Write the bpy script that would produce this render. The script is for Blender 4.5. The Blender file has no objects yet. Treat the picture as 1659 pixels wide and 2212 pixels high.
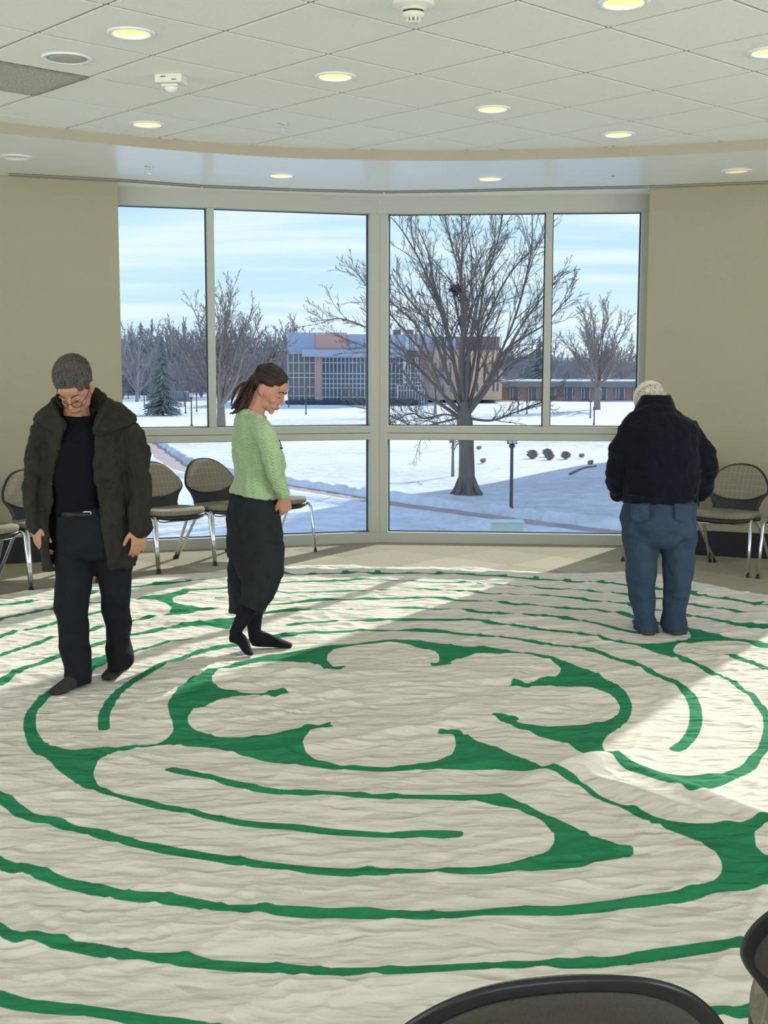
import bpy, bmesh, math, random
import numpy as np
from mathutils import Vector, Matrix, Euler
from math import sin, cos, pi, radians, sqrt

C = bpy.context.scene.collection
R = radians
# ------------------------------------------------------------------ camera, sky, sun, exposure
CAM_H, TILT, ROLL, FPX = 1.54, 0.116644, 0.001647, 2683.8
cam_data = bpy.data.cameras.new('camera')
cam = bpy.data.objects.new('camera', cam_data); C.objects.link(cam)
cam.location = (0, 0, CAM_H)
cam.rotation_euler = (Matrix.Rotation(pi/2 - TILT, 3, 'X') @ Matrix.Rotation(ROLL, 3, 'Z')).to_euler()
cam_data.sensor_fit = 'HORIZONTAL'; cam_data.sensor_width = 36.0
cam_data.lens = 36.0*FPX/1659.0; cam_data.clip_end = 2000; cam_data.clip_start = .05
bpy.context.scene.camera = cam
vs = bpy.context.scene.view_settings
vs.view_transform = 'Standard'; vs.look = 'None'; vs.gamma = 1; vs.use_curve_mapping = False
vs.exposure = 0.0

SUN_AZ = (-0.524, -0.852); SUN_ELEV = R(24.5)
sun_d = bpy.data.lights.new('sun', 'SUN'); sun = bpy.data.objects.new('sun', sun_d); C.objects.link(sun)
sun_d.energy = 5.5; sun_d.angle = R(0.6); sun_d.color = (1, .975, .91)
_d = Vector((SUN_AZ[0]*cos(SUN_ELEV), SUN_AZ[1]*cos(SUN_ELEV), -sin(SUN_ELEV)))
sun.rotation_euler = _d.to_track_quat('-Z', 'Y').to_euler(); sun.location = (20, 40, 30)

def srgb(r, g, b):
    f = lambda c: ((c/255+.055)/1.055)**2.4 if c/255 > .04045 else c/255/12.92
    return (f(r), f(g), f(b), 1)

def make_world():
    w = bpy.data.worlds.new('sky'); bpy.context.scene.world = w; w.use_nodes = True
    nt = w.node_tree; N = nt.nodes; L = nt.links; N.clear()
    tc = N.new('ShaderNodeTexCoord'); sep = N.new('ShaderNodeSeparateXYZ'); L.new(tc.outputs['Generated'], sep.inputs[0])
    ramp = N.new('ShaderNodeValToRGB'); L.new(sep.outputs['Z'], ramp.inputs[0])
    e = ramp.color_ramp.elements
    e[0].position = 0.0; e[0].color = srgb(216, 234, 250)
    e[1].position = 1.0; e[1].color = srgb(70, 140, 255)
    for p, c in ((.06, (200, 230, 252)), (.14, (186, 222, 250)), (.35, (128, 186, 255))):
        x = ramp.color_ramp.elements.new(p); x.color = srgb(*c)
    # long streaky clouds: noise stretched along the horizon
    dv = N.new('ShaderNodeMath'); dv.operation = 'ADD'; dv.inputs[1].default_value = .10; L.new(sep.outputs['Z'], dv.inputs[0])
    px = N.new('ShaderNodeMath'); px.operation = 'DIVIDE'; L.new(sep.outputs['X'], px.inputs[0]); L.new(dv.outputs[0], px.inputs[1])
    py = N.new('ShaderNodeMath'); py.operation = 'DIVIDE'; L.new(sep.outputs['Y'], py.inputs[0]); L.new(dv.outputs[0], py.inputs[1])
    cb = N.new('ShaderNodeCombineXYZ'); L.new(px.outputs[0], cb.inputs[0]); L.new(py.outputs[0], cb.inputs[1])
    mp = N.new('ShaderNodeMapping'); mp.inputs['Scale'].default_value = (.55, 1.5, 1); mp.inputs['Rotation'].default_value = (0, 0, .12); mp.inputs['Location'].default_value = (3.3, 1.2, 0)
    L.new(cb.outputs[0], mp.inputs[0])
    nz = N.new('ShaderNodeTexNoise'); nz.inputs['Scale'].default_value = 1.0; nz.inputs['Detail'].default_value = 6; nz.inputs['Roughness'].default_value = .5
    nz.inputs['Distortion'].default_value = .4
    L.new(mp.outputs[0], nz.inputs['Vector'])
    cr = N.new('ShaderNodeValToRGB'); L.new(nz.outputs[0], cr.inputs[0])
    cr.color_ramp.elements[0].position = .40; cr.color_ramp.elements[0].color = (0, 0, 0, 1)
    cr.color_ramp.elements[1].position = .66; cr.color_ramp.elements[1].color = (1, 1, 1, 1)
    mx = N.new('ShaderNodeMixRGB'); L.new(cr.outputs[0], mx.inputs[0]); L.new(ramp.outputs[0], mx.inputs[1]); mx.inputs[2].default_value = srgb(236, 247, 253)
    bg = N.new('ShaderNodeBackground'); L.new(mx.outputs[0], bg.inputs[0]); bg.inputs[1].default_value = 1.15
    out = N.new('ShaderNodeOutputWorld'); L.new(bg.outputs[0], out.inputs[0])
make_world()

def area_light(name, loc, target, sx, sy, energy, color):
    d = bpy.data.lights.new(name, 'AREA'); d.shape = 'RECTANGLE'; d.size = sx; d.size_y = sy; d.energy = energy; d.color = color; d.spread = R(125)
    o = bpy.data.objects.new(name, d); C.objects.link(o); o.location = loc
    o.rotation_euler = (Vector(target)-Vector(loc)).to_track_quat('-Z', 'Y').to_euler()
    return o
# added fill lights at the rear and sides, out of view, brightening the hall
area_light('rear_fill_light', (0, -4.6, 1.9), (0, 0, 5.2), 9, 2.4, 300, (.93, .97, 1))
area_light('side_fill_light', (-6.9, 1.5, 1.7), (-2, 4, 4.6), 5, 2.2, 105, (.95, .98, 1))
area_light('side_fill_light', (7.9, 1.0, 1.7), (1, 5, 3.1), 5, 2.2, 130, (.95, .98, 1))

# ------------------------------------------------------------------ materials
def nodes_of(m):
    m.use_nodes = True; nt = m.node_tree; b = nt.nodes['Principled BSDF']; return nt, nt.nodes, nt.links, b
MATS = {}
def mat(name, col, rough=.6, metal=0, var=.08, vscale=6, bump=0, bscale=60, emit=None, estr=0, spec=.4, sheen=0, stretch=None, coords='Object'):
    if name in MATS: return MATS[name]
    m = bpy.data.materials.new(name); nt, N, L, b = nodes_of(m)
    c = srgb(*col)
    tc = N.new('ShaderNodeTexCoord'); mp = N.new('ShaderNodeMapping'); L.new(tc.outputs[coords], mp.inputs[0])
    if stretch: mp.inputs['Scale'].default_value = stretch
    nz = N.new('ShaderNodeTexNoise'); nz.inputs['Scale'].default_value = vscale; nz.inputs['Detail'].default_value = 5
    L.new(mp.outputs[0], nz.inputs['Vector'])
    mx = N.new('ShaderNodeMixRGB'); L.new(nz.outputs[0], mx.inputs[0])
    mx.inputs[1].default_value = tuple(x*(1-var) for x in c[:3])+(1,); mx.inputs[2].default_value = tuple(min(1, x*(1+var)) for x in c[:3])+(1,)
    L.new(mx.outputs[0], b.inputs['Base Color'])
    b.inputs['Roughness'].default_value = rough; b.inputs['Metallic'].default_value = metal
    b.inputs['Specular IOR Level'].default_value = spec
    if sheen: b.inputs['Sheen Weight'].default_value = sheen
    if bump:
        n2 = N.new('ShaderNodeTexNoise'); n2.inputs['Scale'].default_value = bscale; n2.inputs['Detail'].default_value = 4; L.new(mp.outputs[0], n2.inputs['Vector'])
        bp = N.new('ShaderNodeBump'); bp.inputs['Strength'].default_value = bump; bp.inputs['Distance'].default_value = .01
        L.new(n2.outputs[0], bp.inputs['Height']); L.new(bp.outputs[0], b.inputs['Normal'])
    if emit: b.inputs['Emission Color'].default_value = srgb(*emit); b.inputs['Emission Strength'].default_value = estr
    MATS[name] = m; return m

# ------------------------------------------------------------------ mesh helpers
class MB:
    def __init__(s): s.v = []; s.f = []; s.mi = []; s.cur = 0
    def add(s, vs_, fs):
        o = len(s.v); s.v += [tuple(p) for p in vs_]
        for f in fs: s.f.append(tuple(i+o for i in f)); s.mi.append(s.cur)
    def box(s, x0, x1, y0, y1, z0, z1, M=None):
        vs_ = [(x, y, z) for z in (z0, z1) for y in (y0, y1) for x in (x0, x1)]
        if M is not None: vs_ = [M @ Vector(p) for p in vs_]
        s.add(vs_, [(0, 2, 3, 1), (4, 5, 7, 6), (0, 1, 5, 4), (2, 6, 7, 3), (0, 4, 6, 2), (1, 3, 7, 5)])
    def prism(s, poly, z0, z1):
        n = len(poly); a = sum(poly[i][0]*poly[(i+1) % n][1]-poly[(i+1) % n][0]*poly[i][1] for i in range(n))
        if a < 0: poly = poly[::-1]
        s.add([(x, y, z0) for x, y in poly]+[(x, y, z1) for x, y in poly],
              [tuple(range(n))[::-1], tuple(range(n, 2*n))]+[(i, (i+1) % n, n+(i+1) % n, n+i) for i in range(n)])
    def tube(s, pts, rad, n=8, caps=True, flat=None):
        pts = [Vector(p) for p in pts]; k = len(pts)
        if not hasattr(rad, '__len__'): rad = [rad]*k
        t0 = (pts[1]-pts[0]).normalized(); ref = Vector((0, 0, 1)) if abs(t0.z) < .9 else Vector((1, 0, 0))
        u = t0.cross(ref).normalized(); vs_ = []
        for i in range(k):
            t = (pts[min(i+1, k-1)]-pts[max(i-1, 0)])
            t = t.normalized() if t.length > 1e-9 else t0
            u = (u-t*u.dot(t)); u = u.normalized() if u.length > 1e-6 else t.orthogonal().normalized()
            w = t.cross(u)
            for j in range(n):
                a = 2*pi*j/n; vs_.append(pts[i]+(u*cos(a)+w*sin(a))*rad[i])
        fs = [(i*n+j, i*n+(j+1) % n, (i+1)*n+(j+1) % n, (i+1)*n+j) for i in range(k-1) for j in range(n)]
        if caps: fs += [tuple(range(n))[::-1], tuple((k-1)*n+j for j in range(n))]
        s.add(vs_, fs)
    def lathe(s, prof, n=24, M=None, caps=True):
        vs_ = []; k = len(prof)
        for r, z in prof:
            for j in range(n): vs_.append(Vector((r*cos(2*pi*j/n), r*sin(2*pi*j/n), z)))
        if M is not None: vs_ = [M @ p for p in vs_]
        fs = [(i*n+j, i*n+(j+1) % n, (i+1)*n+(j+1) % n, (i+1)*n+j) for i in range(k-1) for j in range(n)]
        if caps and prof[0][0] > 1e-5: fs.append(tuple(range(n))[::-1])
        if caps and prof[-1][0] > 1e-5: fs.append(tuple((k-1)*n+j for j in range(n)))
        s.add(vs_, fs)
    def sphere(s, c, r, n=16, m=10, M=None):
        rx, ry, rz = (r, r, r) if not hasattr(r, '__len__') else r
        vs_ = []
        for i in range(1, m):
            a = pi*i/m
            for j in range(n):
                b = 2*pi*j/n; vs_.append(Vector((rx*sin(a)*cos(b), ry*sin(a)*sin(b), rz*cos(a))))
        vs_ += [Vector((0, 0, rz)), Vector((0, 0, -rz))]
        if M is not None: vs_ = [M @ p for p in vs_]
        c = Vector(c); vs_ = [p+c for p in vs_]
        t = len(vs_)-2; bt = t+1; fs = []
        for i in range(m-2):
            for j in range(n): fs.append((i*n+j, (i+1)*n+j, (i+1)*n+(j+1) % n, i*n+(j+1) % n))
        for j in range(n):
            fs.append((t, j, (j+1) % n)); fs.append((bt, (m-2)*n+(j+1) % n, (m-2)*n+j))
        s.add(vs_, fs)
    def build(s, name, mats, parent=None, smooth=False, loc=None, bevel=0, fix=True):
        me = bpy.data.meshes.new(name); 
        org = Vector(loc) if loc is not None else None
        vv = s.v if org is None else [tuple(Vector(p)-org) for p in s.v]
        me.from_pydata(vv, [], s.f)
        if not isinstance(mats, (list, tuple)): mats = [mats]
        for m in mats: me.materials.append(m)
        if len(mats) > 1: me.polygons.foreach_set('material_index', s.mi)
        if fix:
            bm = bmesh.new(); bm.from_mesh(me); bmesh.ops.recalc_face_normals(bm, faces=bm.faces); bm.to_mesh(me); bm.free()
        if smooth: me.polygons.foreach_set('use_smooth', [True]*len(me.polygons))
        o = bpy.data.objects.new(name, me); C.objects.link(o)
        if org is not None: o.location = org
        if parent is not None: o.parent = parent
        if bevel:
            b = o.modifiers.new('bevel', 'BEVEL'); b.width = bevel; b.segments = 2; b.limit_method = 'ANGLE'
        return o

def thing(name, label, cat, loc=(0, 0, 0), rz=0, group=None):
    o = bpy.data.objects.new(name, None); C.objects.link(o); o.location = loc; o.rotation_euler = (0, 0, rz)
    o.empty_display_size = .1
    o['label'] = label; o['category'] = cat
    if group: o['group'] = group
    return o
def tag(o, label, cat, group=None, kind=None):
    o['label'] = label; o['category'] = cat
    if group: o['group'] = group
    if kind: o['kind'] = kind
    return o
def struct(o): o['kind'] = 'structure'; return o
def copy_tree(o, parent=None):
    c = o.copy(); C.objects.link(c)
    if parent is not None: c.parent = parent
    for ch in [x for x in KIDS.get(o.name, [])]:
        k = copy_tree(ch, c); 
    return c
KIDS = {}
def index_kids():
    KIDS.clear()
    for o in bpy.data.objects:
        if o.parent: KIDS.setdefault(o.parent.name, []).append(o)
def dup(o, loc, rz, label, group=None):
    index_kids(); c = copy_tree(o); c.location = loc; c.rotation_euler = (0, 0, rz); c['label'] = label
    if group: c['group'] = group
    return c
# surveyed lines of sight: pixel of the 1659x2212 photograph -> point on a level plane / at a distance
def ray(x, y):
    a, b = x-829.5, y-1106; c, s = cos(ROLL), sin(ROLL)
    X, B = c*a+s*b, -s*a+c*b
    return Vector((X, FPX*cos(TILT)-B*sin(TILT), -FPX*sin(TILT)-B*cos(TILT)))
def on_level(x, y, z):
    d = ray(x, y); return Vector((0, 0, CAM_H))+d*((z-CAM_H)/d.z)
def at(x, y, Y):
    d = ray(x, y); return Vector((0, 0, CAM_H))+d*(Y/d.y)
GREEN_POLYS = [[229,5094,240,5118,284,5105,311,5121,327,5110,338,5031,399,4924,372,4965,410,4920,473,4817,503,4761,539,4726,568,4672,592,4658,611,4605,638,4582,656,4527,689,4496,715,4477,728,4435,752,4373,796,4288,848,4218,886,4223,900,4154,947,4073,1003,4014,1082,3989,1165,4011,1218,4032,1262,4075,1325,4130,2200,4300,2500,3600,1143,3537,1098,3521,1018,3480,908,3448,865,3409,829,3397,847,3471,920,3496,963,3528,1015,3595,1040,3656,1048,3718,1028,3811,988,3918,928,3989,872,4095,842,4184,781,4252,770,4284,750,4313,720,4386,686,4436,626,4500,563,4553,495,4579,399,4587,266,4565,134,4551,3,4531,-138,4575,-228,4601,-353,4628,-429,4684,-524,4726,-604,4784,-678,4858,-805,4897,-896,4878,-964,4841,-1029,4796,-1073,4746,-1101,4666,-1097,4556,-1076,4465,-1035,4376,-981,4323,-916,4292,-879,4270,-827,4256,-775,4199,-695,4154,-599,4099,-474,4045,-355,4014,-198,3984,2,3964,233,3965,263,3959,265,3939,252,3915,3,3910,2,3917,-195,3932,-350,3962,-508,4003,-634,4066,-765,4142,-859,4210,-951,4261,-1048,4327,-1140,4426,-1131,4426,-1187,4477,-1242,4556,-1298,4665,-1366,4750,-1432,4869,-1507,5058,-1553,5210,-1584,5371,-1596,5542,-1592,5723,-1581,5869,-1537,6077,-1519,6346,-1463,6476,-1374,6584,-1445,6360,-1425,6269,-1477,6156,-1455,6173,-1521,5873,-1543,5724,-1543,5581,-1543,5484,-1538,5371,-1504,5228,-1452,5059,-1406,4962,-1334,4870,-1257,4825,-1161,4810,-1089,4820,-1020,4841,-971,4878,-925,4934,-891,5013,-885,5102,-911,5214,-949,5338,-971,5449,-960,5388,-979,5497,-987,5591,-983,5689,-975,5800,-953,5894,-943,5937,-918,6025,-894,6126,-872,6173,-817,6232,-771,6328,-743,6390,-705,6440,-670,6478,-617,6543,-558,6552,-472,6610,-413,6637,-324,6692,-228,6733,-225,6733,-148,6758,-71,6769,6,6804,61,6822,123,6788,240,6788,317,6772,183,6788,233,6803,306,6747,367,6734,427,6707,512,6702,576,6654,662,6596,687,6549,734,6536,770,6485,823,6435,876,6385,783,6525,834,6454,894,6374,945,6277,1005,6218,1029,6160,1069,6058,1086,5970,1115,5916,1128,5811,1135,5710,1132,5612,1132,5536,1117,5443,1084,5319,1053,5233,1013,5150,977,5085,933,5022,904,4960,887,4900,881,4841,888,4770,898,4728,915,4680,939,4667,992,4600,1014,4583,1043,4562,1089,4540,1129,4532,1171,4533,1239,4550,1286,4569,1340,4609,1393,4676,1452,4773,1504,4859,1554,4964,1609,5121,1648,5253,1678,5393,1691,5520,1700,5674,1690,5805,1692,5888,1679,5963,1645,6040,1626,6095,1613,6199,1593,6234,1585,6318,1553,6354,1526,6441,1484,6517,1438,6582,1397,6675,1364,6728,1292,6768,1242,6838,1213,6924,1135,6952,1148,7032,1179,7027,1218,6953,1271,6895,1317,6839,1347,6797,1388,6783,1452,6764,1504,6776,1546,6798,1612,6813,1672,6856,1730,6913,1761,6987,1780,7092,1785,7247,1829,7184,1855,7184,1879,7123,1924,7047,1964,6959,2011,6901,2075,6816,2124,6733,2600,6900,2650,6840,2097,6646,2071,6678,2029,6746,1983,6801,1925,6815,1872,6829,1801,6820,1733,6800,1677,6771,1630,6730,1586,6661,1570,6608,1563,6570,1568,6492,1597,6416,1623,6379,1620,6294,1645,6234,1664,6176,1687,6051,1707,5963,1728,5931,1723,5846,1722,5734,1736,5654,1732,5539,1723,5429,1679,5220,1607,4995,1540,4830,1483,4731,1429,4622,1376,4544,1316,4480,1273,4443,1219,4394,1165,4346,1138,4317,1109,4313,1090,4334,1084,4375,1071,4393,1039,4411,1008,4460,980,4504,950,4542,917,4587,888,4640,858,4666,830,4700,810,4741,792,4791,783,4805,766,4841,757,4885,748,4917,731,4910,711,4929,677,4982,644,5012,622,5059,580,5099,543,5155,512,5230,483,5281,473,5315,481,5347,498,5341,537,5290,582,5302,594,5273,567,5222,601,5205,652,5189,690,5148,755,5140,813,5149,889,5174,961,5232,1006,5292,1041,5362,1067,5461,1071,5535,1059,5611,1032,5660,1002,5699,963,5753,906,5759,832,5799,777,5826,712,5823,695,5768,663,5763,645,5798,618,5792,589,5818,594,5849,614,5854,622,5913,643,5924,671,5909,686,5871,702,5871,746,5925,799,5957,833,6001,877,6079,893,6125,901,6194,885,6265,855,6337,820,6386,774,6448,718,6478,673,6498,624,6485,601,6498,573,6511,541,6485,479,6459,471,6454,410,6415,360,6365,327,6292,359,6252,318,6221,266,6201,243,6213,242,6256,223,6303,270,6309,289,6353,295,6427,291,6529,251,6581,205,6647,145,6701,72,6728,10,6746,-52,6718,-113,6699,-174,6685,-216,6671,-257,6604,-289,6512,-300,6436,-296,6349,-280,6300,-259,6228,-237,6240,-203,6257,-190,6224,-195,6194,-209,6186,-211,6147,-232,6117,-261,6135,-306,6130,-327,6162,-303,6193,-323,6240,-347,6263,-372,6299,-389,6336,-401,6299,-454,6311,-388,6331,-421,6306,-481,6325,-541,6354,-599,6354,-656,6334,-699,6309,-740,6256,-784,6196,-828,6138,-846,6070,-845,5981,-834,5895,-801,5811,-762,5760,-700,5730,-682,5710,-645,5705,-601,5691,-553,5681,-542,5731,-511,5742,-486,5728,-479,5702,-460,5698,-443,5672,-451,5643,-476,5633,-488,5590,-507,5579,-541,5603,-553,5626,-611,5636,-661,5616,-710,5593,-753,5535,-797,5479,-829,5424,-846,5370,-856,5309,-851,5249,-836,5182,-805,5133,-749,5077,-712,5045,-660,5007,-614,5007,-576,4999,-522,5007,-477,5023,-433,5055,-388,5079,-340,5135,-342,5168,-329,5193,-311,5198,-286,5182,-263,5198,-233,5235,-226,5236,-230,5177,-213,5169,-221,5128,-249,5107,-287,5111,-315,5032,-329,4962,-330,4887,-324,4839,-301,4768,-272,4712,-230,4671,-173,4638,-151,4625,-112,4625,-61,4612,-14,4599,29,4599,72,4619,115,4633,159,4660,203,4687,231,4722,263,4757,285,4828,294,4901,292,4992,285,5070,227,5046],
[3,4272,168,4280,334,4298,410,4315,449,4286,520,4193,572,4093,624,4019,674,3947,723,3877,772,3819,794,3791,788,3759,763,3735,693,3708,607,3663,498,3645,353,3613,212,3601,3,3591,-180,3616,-323,3641,-327,3685,-182,3654,3,3638,144,3643,286,3658,345,3674,418,3698,474,3743,516,3784,546,3847,560,3906,555,3967,535,4050,510,4104,454,4182,392,4209,345,4234,247,4234,3,4228],
[-1671,8093,-1565,8214,-1460,8256,-1363,8360,-1308,8371,-1347,8257,-1400,8155,-1393,8032,-1344,7903,-1259,7820,-1161,7761,-1052,7739,-987,7785,-983,7749,-1112,7663,-1212,7574,-1298,7522,-1365,7466,-1400,7424,-1369,7487,-1339,7586,-1336,7719,-1386,7856,-1452,7949,-1544,8006,-1651,7991],
[-1443,6962,-1406,7018,-1308,7144,-1203,7255,-1144,7303,-1053,7365,-943,7428,-851,7513,-808,7513,-840,7408,-887,7305,-904,7245,-905,7128,-959,7166,-1050,7224,-1113,7204,-1185,7145,-1293,7060,-1392,6948,-1434,6918],
[1978,7511,2056,7417,2138,7346,2200,7330,2244,7298,2292,7282,2550,7700,2550,7450,2239,7110,2158,7187,2106,7233,2038,7351,1968,7470]]
GREEN_HOLES = [[1295,4032,1238,3970,1207,3899,1191,3811,1204,3737,1550,3800,1900,3700,1900,4050,1600,4100]]
GREEN_LINES = [(0.055,[-801,4563,-700,4505,-596,4441,-469,4367,-339,4318,-212,4283,-88,4265,2,4256,3,4256,44,4256]),
(0.06,[2,3616,-181,3633,-325,3664,-472,3703,-586,3748,-703,3794,-784,3831,-869,3880,-958,3939,-1044,3980,-1104,4032,-1205,4085,-1275,4162,-1363,4266,-1720,4750,-1860,5200,-1900,5600]),
(0.06,[2,3294,-165,3303,-296,3322,-429,3351,-532,3388,-638,3426,-743,3449,-832,3488,-931,3529,-1013,3578,-1100,3638,-1181,3673,-1750,4300]),
(0.058,[3,3294,196,3299,325,3310,457,3329,558,3352,662,3385,838,3434,914,3472]),
(0.058,[2,2983,-150,2991,-269,3008,-389,3026,-512,3051,-636,3075,-734,3107,-833,3139,-938,3186,-1044,3226,-1500,3720,-2000,4200,-2500,5000,-2600,5700]),
(0.058,[3,2980,178,2989,356,3009,537,3030,631,3055,729,3093,826,3120,966,3159,1038,3193,1750,3700]),
(0.058,[-1066,2923,-930,2856,-805,2808,-688,2782,-601,2756,-400,2715,0,2690,400,2700,701,2771,801,2797,928,2835,1600,3350,2100,3800]),
(0.05,[-2463,7059,-2312,7355,-2240,7480,-2167,7588,-2058,7699,-1893,7898,-1832,7946,-1650,8034]),
(0.05,[-2307,6600,-2176,6913,-2077,7119,-1944,7329,-1808,7497,-1741,7583,-1667,7680]),
(0.045,[-2159,6166,-2041,6471,-1967,6652,-1922,6738,-1870,6861,-1829,6915,-1702,7083,-1651,7180,-1511,7341,-1441,7416,-1360,7483]),
(0.055,[-1898,5493,-1854,5864,-1835,6026,-1787,6227,-1703,6458,-1609,6689,-1552,6775,-1493,6864,-1433,6955]),
(0.045,[-1342,6541,-1259,6657,-1165,6778,-1094,6849]),
(0.045,[-1443,6320,-1394,6428,-1342,6541]),
(0.05,[-1187,5133,-1217,5265,-1242,5448,-1253,5643,-1243,5832,-1216,6033,-1159,6223,-1069,6400,-970,6560,-885,6671,-816,6728,-725,6844,-707,6924]),
(0.05,[-1353,8355,-1217,8404,-1069,8443,-900,8569,-739,8626,-586,8684,-389,8697,-191,8739,-112,8757,57,8730,207,8760,234,8737,431,8707,592,8740,706,8673,857,8608,1007,8543,1156,8492,1300,8425,1480,8313,1499,8293,1634,8212,1780,8086,1839,8055,1961,7922,2065,7848,2148,7757,2247,7634]),
(0.05,[-1095,8098,-1028,8118,-882,8210,-746,8262,-561,8315,-374,8369,-184,8397,103,8416,225,8398,416,8400,529,8367,677,8314,863,8279,970,8226,1076,8175,1180,8116,1421,7974,1566,7863,1704,7736,1762,7693,1859,7585,1916,7537,1979,7487]),
(0.05,[-985,7767,-752,7917,-627,7942,-450,8016,-222,8052,7,8088,192,8094,216,8068,399,8050,543,8005,723,7976,861,7901,1033,7839,1133,7785,1201,7768,1296,7696,1363,7644,1494,7490,1648,7348,1781,7231]),
(0.055,[-816,7505,-687,7600,-559,7623,-431,7682,-213,7724,-81,7730,184,7741,208,7741,349,7735,488,7700,624,7645,827,7587,956,7509,1083,7436,1175,7371,1299,7275,1371,7196,1428,7150,1483,7098]),
(0.09,[-687,7600,-559,7623]),
(0.055,[-559,7276,-454,7329,-246,7371,7,7415,176,7416,199,7412,401,7391,535,7372,664,7308,791,7245,913,7161,1005,7116,1094,7056,1179,6982,1141,6991]),
(0.055,[-691,6924,-603,6921,-510,6944,-315,7019,-74,7077,88,7109,291,7091,191,7110,320,7080,447,7042,573,6998,695,6935,810,6835,924,6752,1007,6684,1086,6604,1162,6488,1199,6425,1238,6351,1278,6290,1199,6426,1263,6303,1326,6185,1360,6082,1391,5972,1413,5876,1426,5772,1428,5653,1411,5500,1381,5355,1346,5218,1298,5071,1242,4947,1199,4880,1177,4855]),
(0.085,[-691,6931,-604,6925,-526,6943]),
(0.05,[1833,6481,1874,6418,1908,6332,1937,6236,1953,6178,2100,6200,2400,5700,2500,5200]),
(0.05,[-2946,7055,-2739,7372,-2578,7651,-2452,7810,-2307,7928,-2174,8074,-1985,8251,-1934,8355,-1761,8490,-1572,8618,-1435,8687,-1250,8775,-1117,8834,-744,9047,-608,9018,-301,9052,-95,9066,214,9057,242,9069,489,9047,730,8977,968,8907,1200,8825,1352,8771,1544,8681,1699,8585,1856,8443,1929,8443,2065,8289,2155,8197,2262,8098,2334,8040,2400,7964,2472,7870,2900,7600,3200,7000])]
# ------------------------------------------------------------------ the room
CEIL, SOFF = 3.045, 2.974
CW = Vector((-.038, 10.86)); LW = Vector((-2.20, 10.248)); RW = Vector((2.245, 10.672))
LA, LB = Vector((-2.09, 9.955)), Vector((-3.72, 9.32))
RA, RB = Vector((2.153, 10.316)), Vector((3.80, 9.655))
LC, RC = Vector((-6.2, 7.4)), Vector((7.4, 6.95))
m_wall = mat('wall_paint', (172, 167, 141), .85, var=.03, vscale=3, bump=.15, bscale=220)
m_frame = mat('window_aluminium', (186, 188, 176), .45, var=.02, vscale=4)
m_ceil = mat('ceiling_panel', (246, 247, 240), .9, var=.05, vscale=45, bump=.35, bscale=420)
m_soff = mat('soffit_paint', (250, 252, 251), .26, var=.01, vscale=2, spec=.9); m_soff.node_tree.nodes['Principled BSDF'].inputs['IOR'].default_value = 1.8
m_fasc = mat('fascia_paint', (178, 170, 149), .9, var=.03, bump=.2, bscale=300)
m_base = mat('rubber_baseboard', (24, 26, 32), .45, var=.1)
m_grid = mat('ceiling_grid_metal', (150, 150, 136), .5, var=.03)
m_gap = mat('slot_shadow', (92, 98, 94), .7)

def glass_mat():
    m = bpy.data.materials.new('window_glass'); nt, N, L, b = nodes_of(m); N.remove(b)
    out = N['Material Output']
    tr = N.new('ShaderNodeBsdfTransparent'); tr.inputs[0].default_value = (.95, .975, .97, 1)
    gl = N.new('ShaderNodeBsdfGlossy'); gl.inputs['Roughness'].default_value = .02
    fr = N.new('ShaderNodeFresnel'); fr.inputs['IOR'].default_value = 1.08
    mx = N.new('ShaderNodeMixShader'); L.new(fr.outputs[0], mx.inputs[0]); L.new(tr.outputs[0], mx.inputs[1]); L.new(gl.outputs[0], mx.inputs[2])
    L.new(mx.outputs[0], out.inputs[0]); return m
m_glass = glass_mat()
m_gasket = mat('black_gasket', (38, 46, 60), .5)

def carpet_mat():
    m = bpy.data.materials.new('carpet_tiles'); nt, N, L, b = nodes_of(m)
    tc = N.new('ShaderNodeTexCoord'); mp = N.new('ShaderNodeMapping'); L.new(tc.outputs['Object'], mp.inputs[0])
    mp.inputs['Rotation'].default_value = (0, 0, R(42)); mp.inputs['Location'].default_value = (.21, .13, 0)
    bk = N.new('ShaderNodeTexBrick'); L.new(mp.outputs[0], bk.inputs['Vector'])
    bk.offset = 0; bk.inputs['Scale'].default_value = 1; bk.inputs['Brick Width'].default_value = .61; bk.inputs['Row Height'].default_value = .61
    bk.inputs['Mortar Size'].default_value = .002; bk.inputs['Bias'].default_value = 0
    bk.inputs['Color1'].default_value = srgb(160, 151, 130); bk.inputs['Color2'].default_value = srgb(186, 178, 154); bk.inputs['Mortar'].default_value = srgb(130, 122, 104)
    nz = N.new('ShaderNodeTexNoise'); nz.inputs['Scale'].default_value = 90; nz.inputs['Detail'].default_value = 3; L.new(mp.outputs[0], nz.inputs['Vector'])
    wv = N.new('ShaderNodeTexWave'); wv.inputs['Scale'].default_value = 28; wv.inputs['Distortion'].default_value = .8; L.new(mp.outputs[0], wv.inputs['Vector'])
    m1 = N.new('ShaderNodeMixRGB'); m1.blend_type = 'OVERLAY'; m1.inputs[0].default_value = .35; L.new(bk.outputs[0], m1.inputs[1]); L.new(nz.outputs[0], m1.inputs[2])
    m2 = N.new('ShaderNodeMixRGB'); m2.blend_type = 'SOFT_LIGHT'; m2.inputs[0].default_value = .22; L.new(m1.outputs[0], m2.inputs[1]); L.new(wv.outputs[0], m2.inputs[2])
    L.new(m2.outputs[0], b.inputs['Base Color']); b.inputs['Roughness'].default_value = 1; b.inputs['Specular IOR Level'].default_value = .1
    bp = N.new('ShaderNodeBump'); bp.inputs['Strength'].default_value = .6; bp.inputs['Distance'].default_value = .006; L.new(nz.outputs[0], bp.inputs['Height']); L.new(bp.outputs[0], b.inputs['Normal'])
    return m
BACK = -5.0
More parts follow.
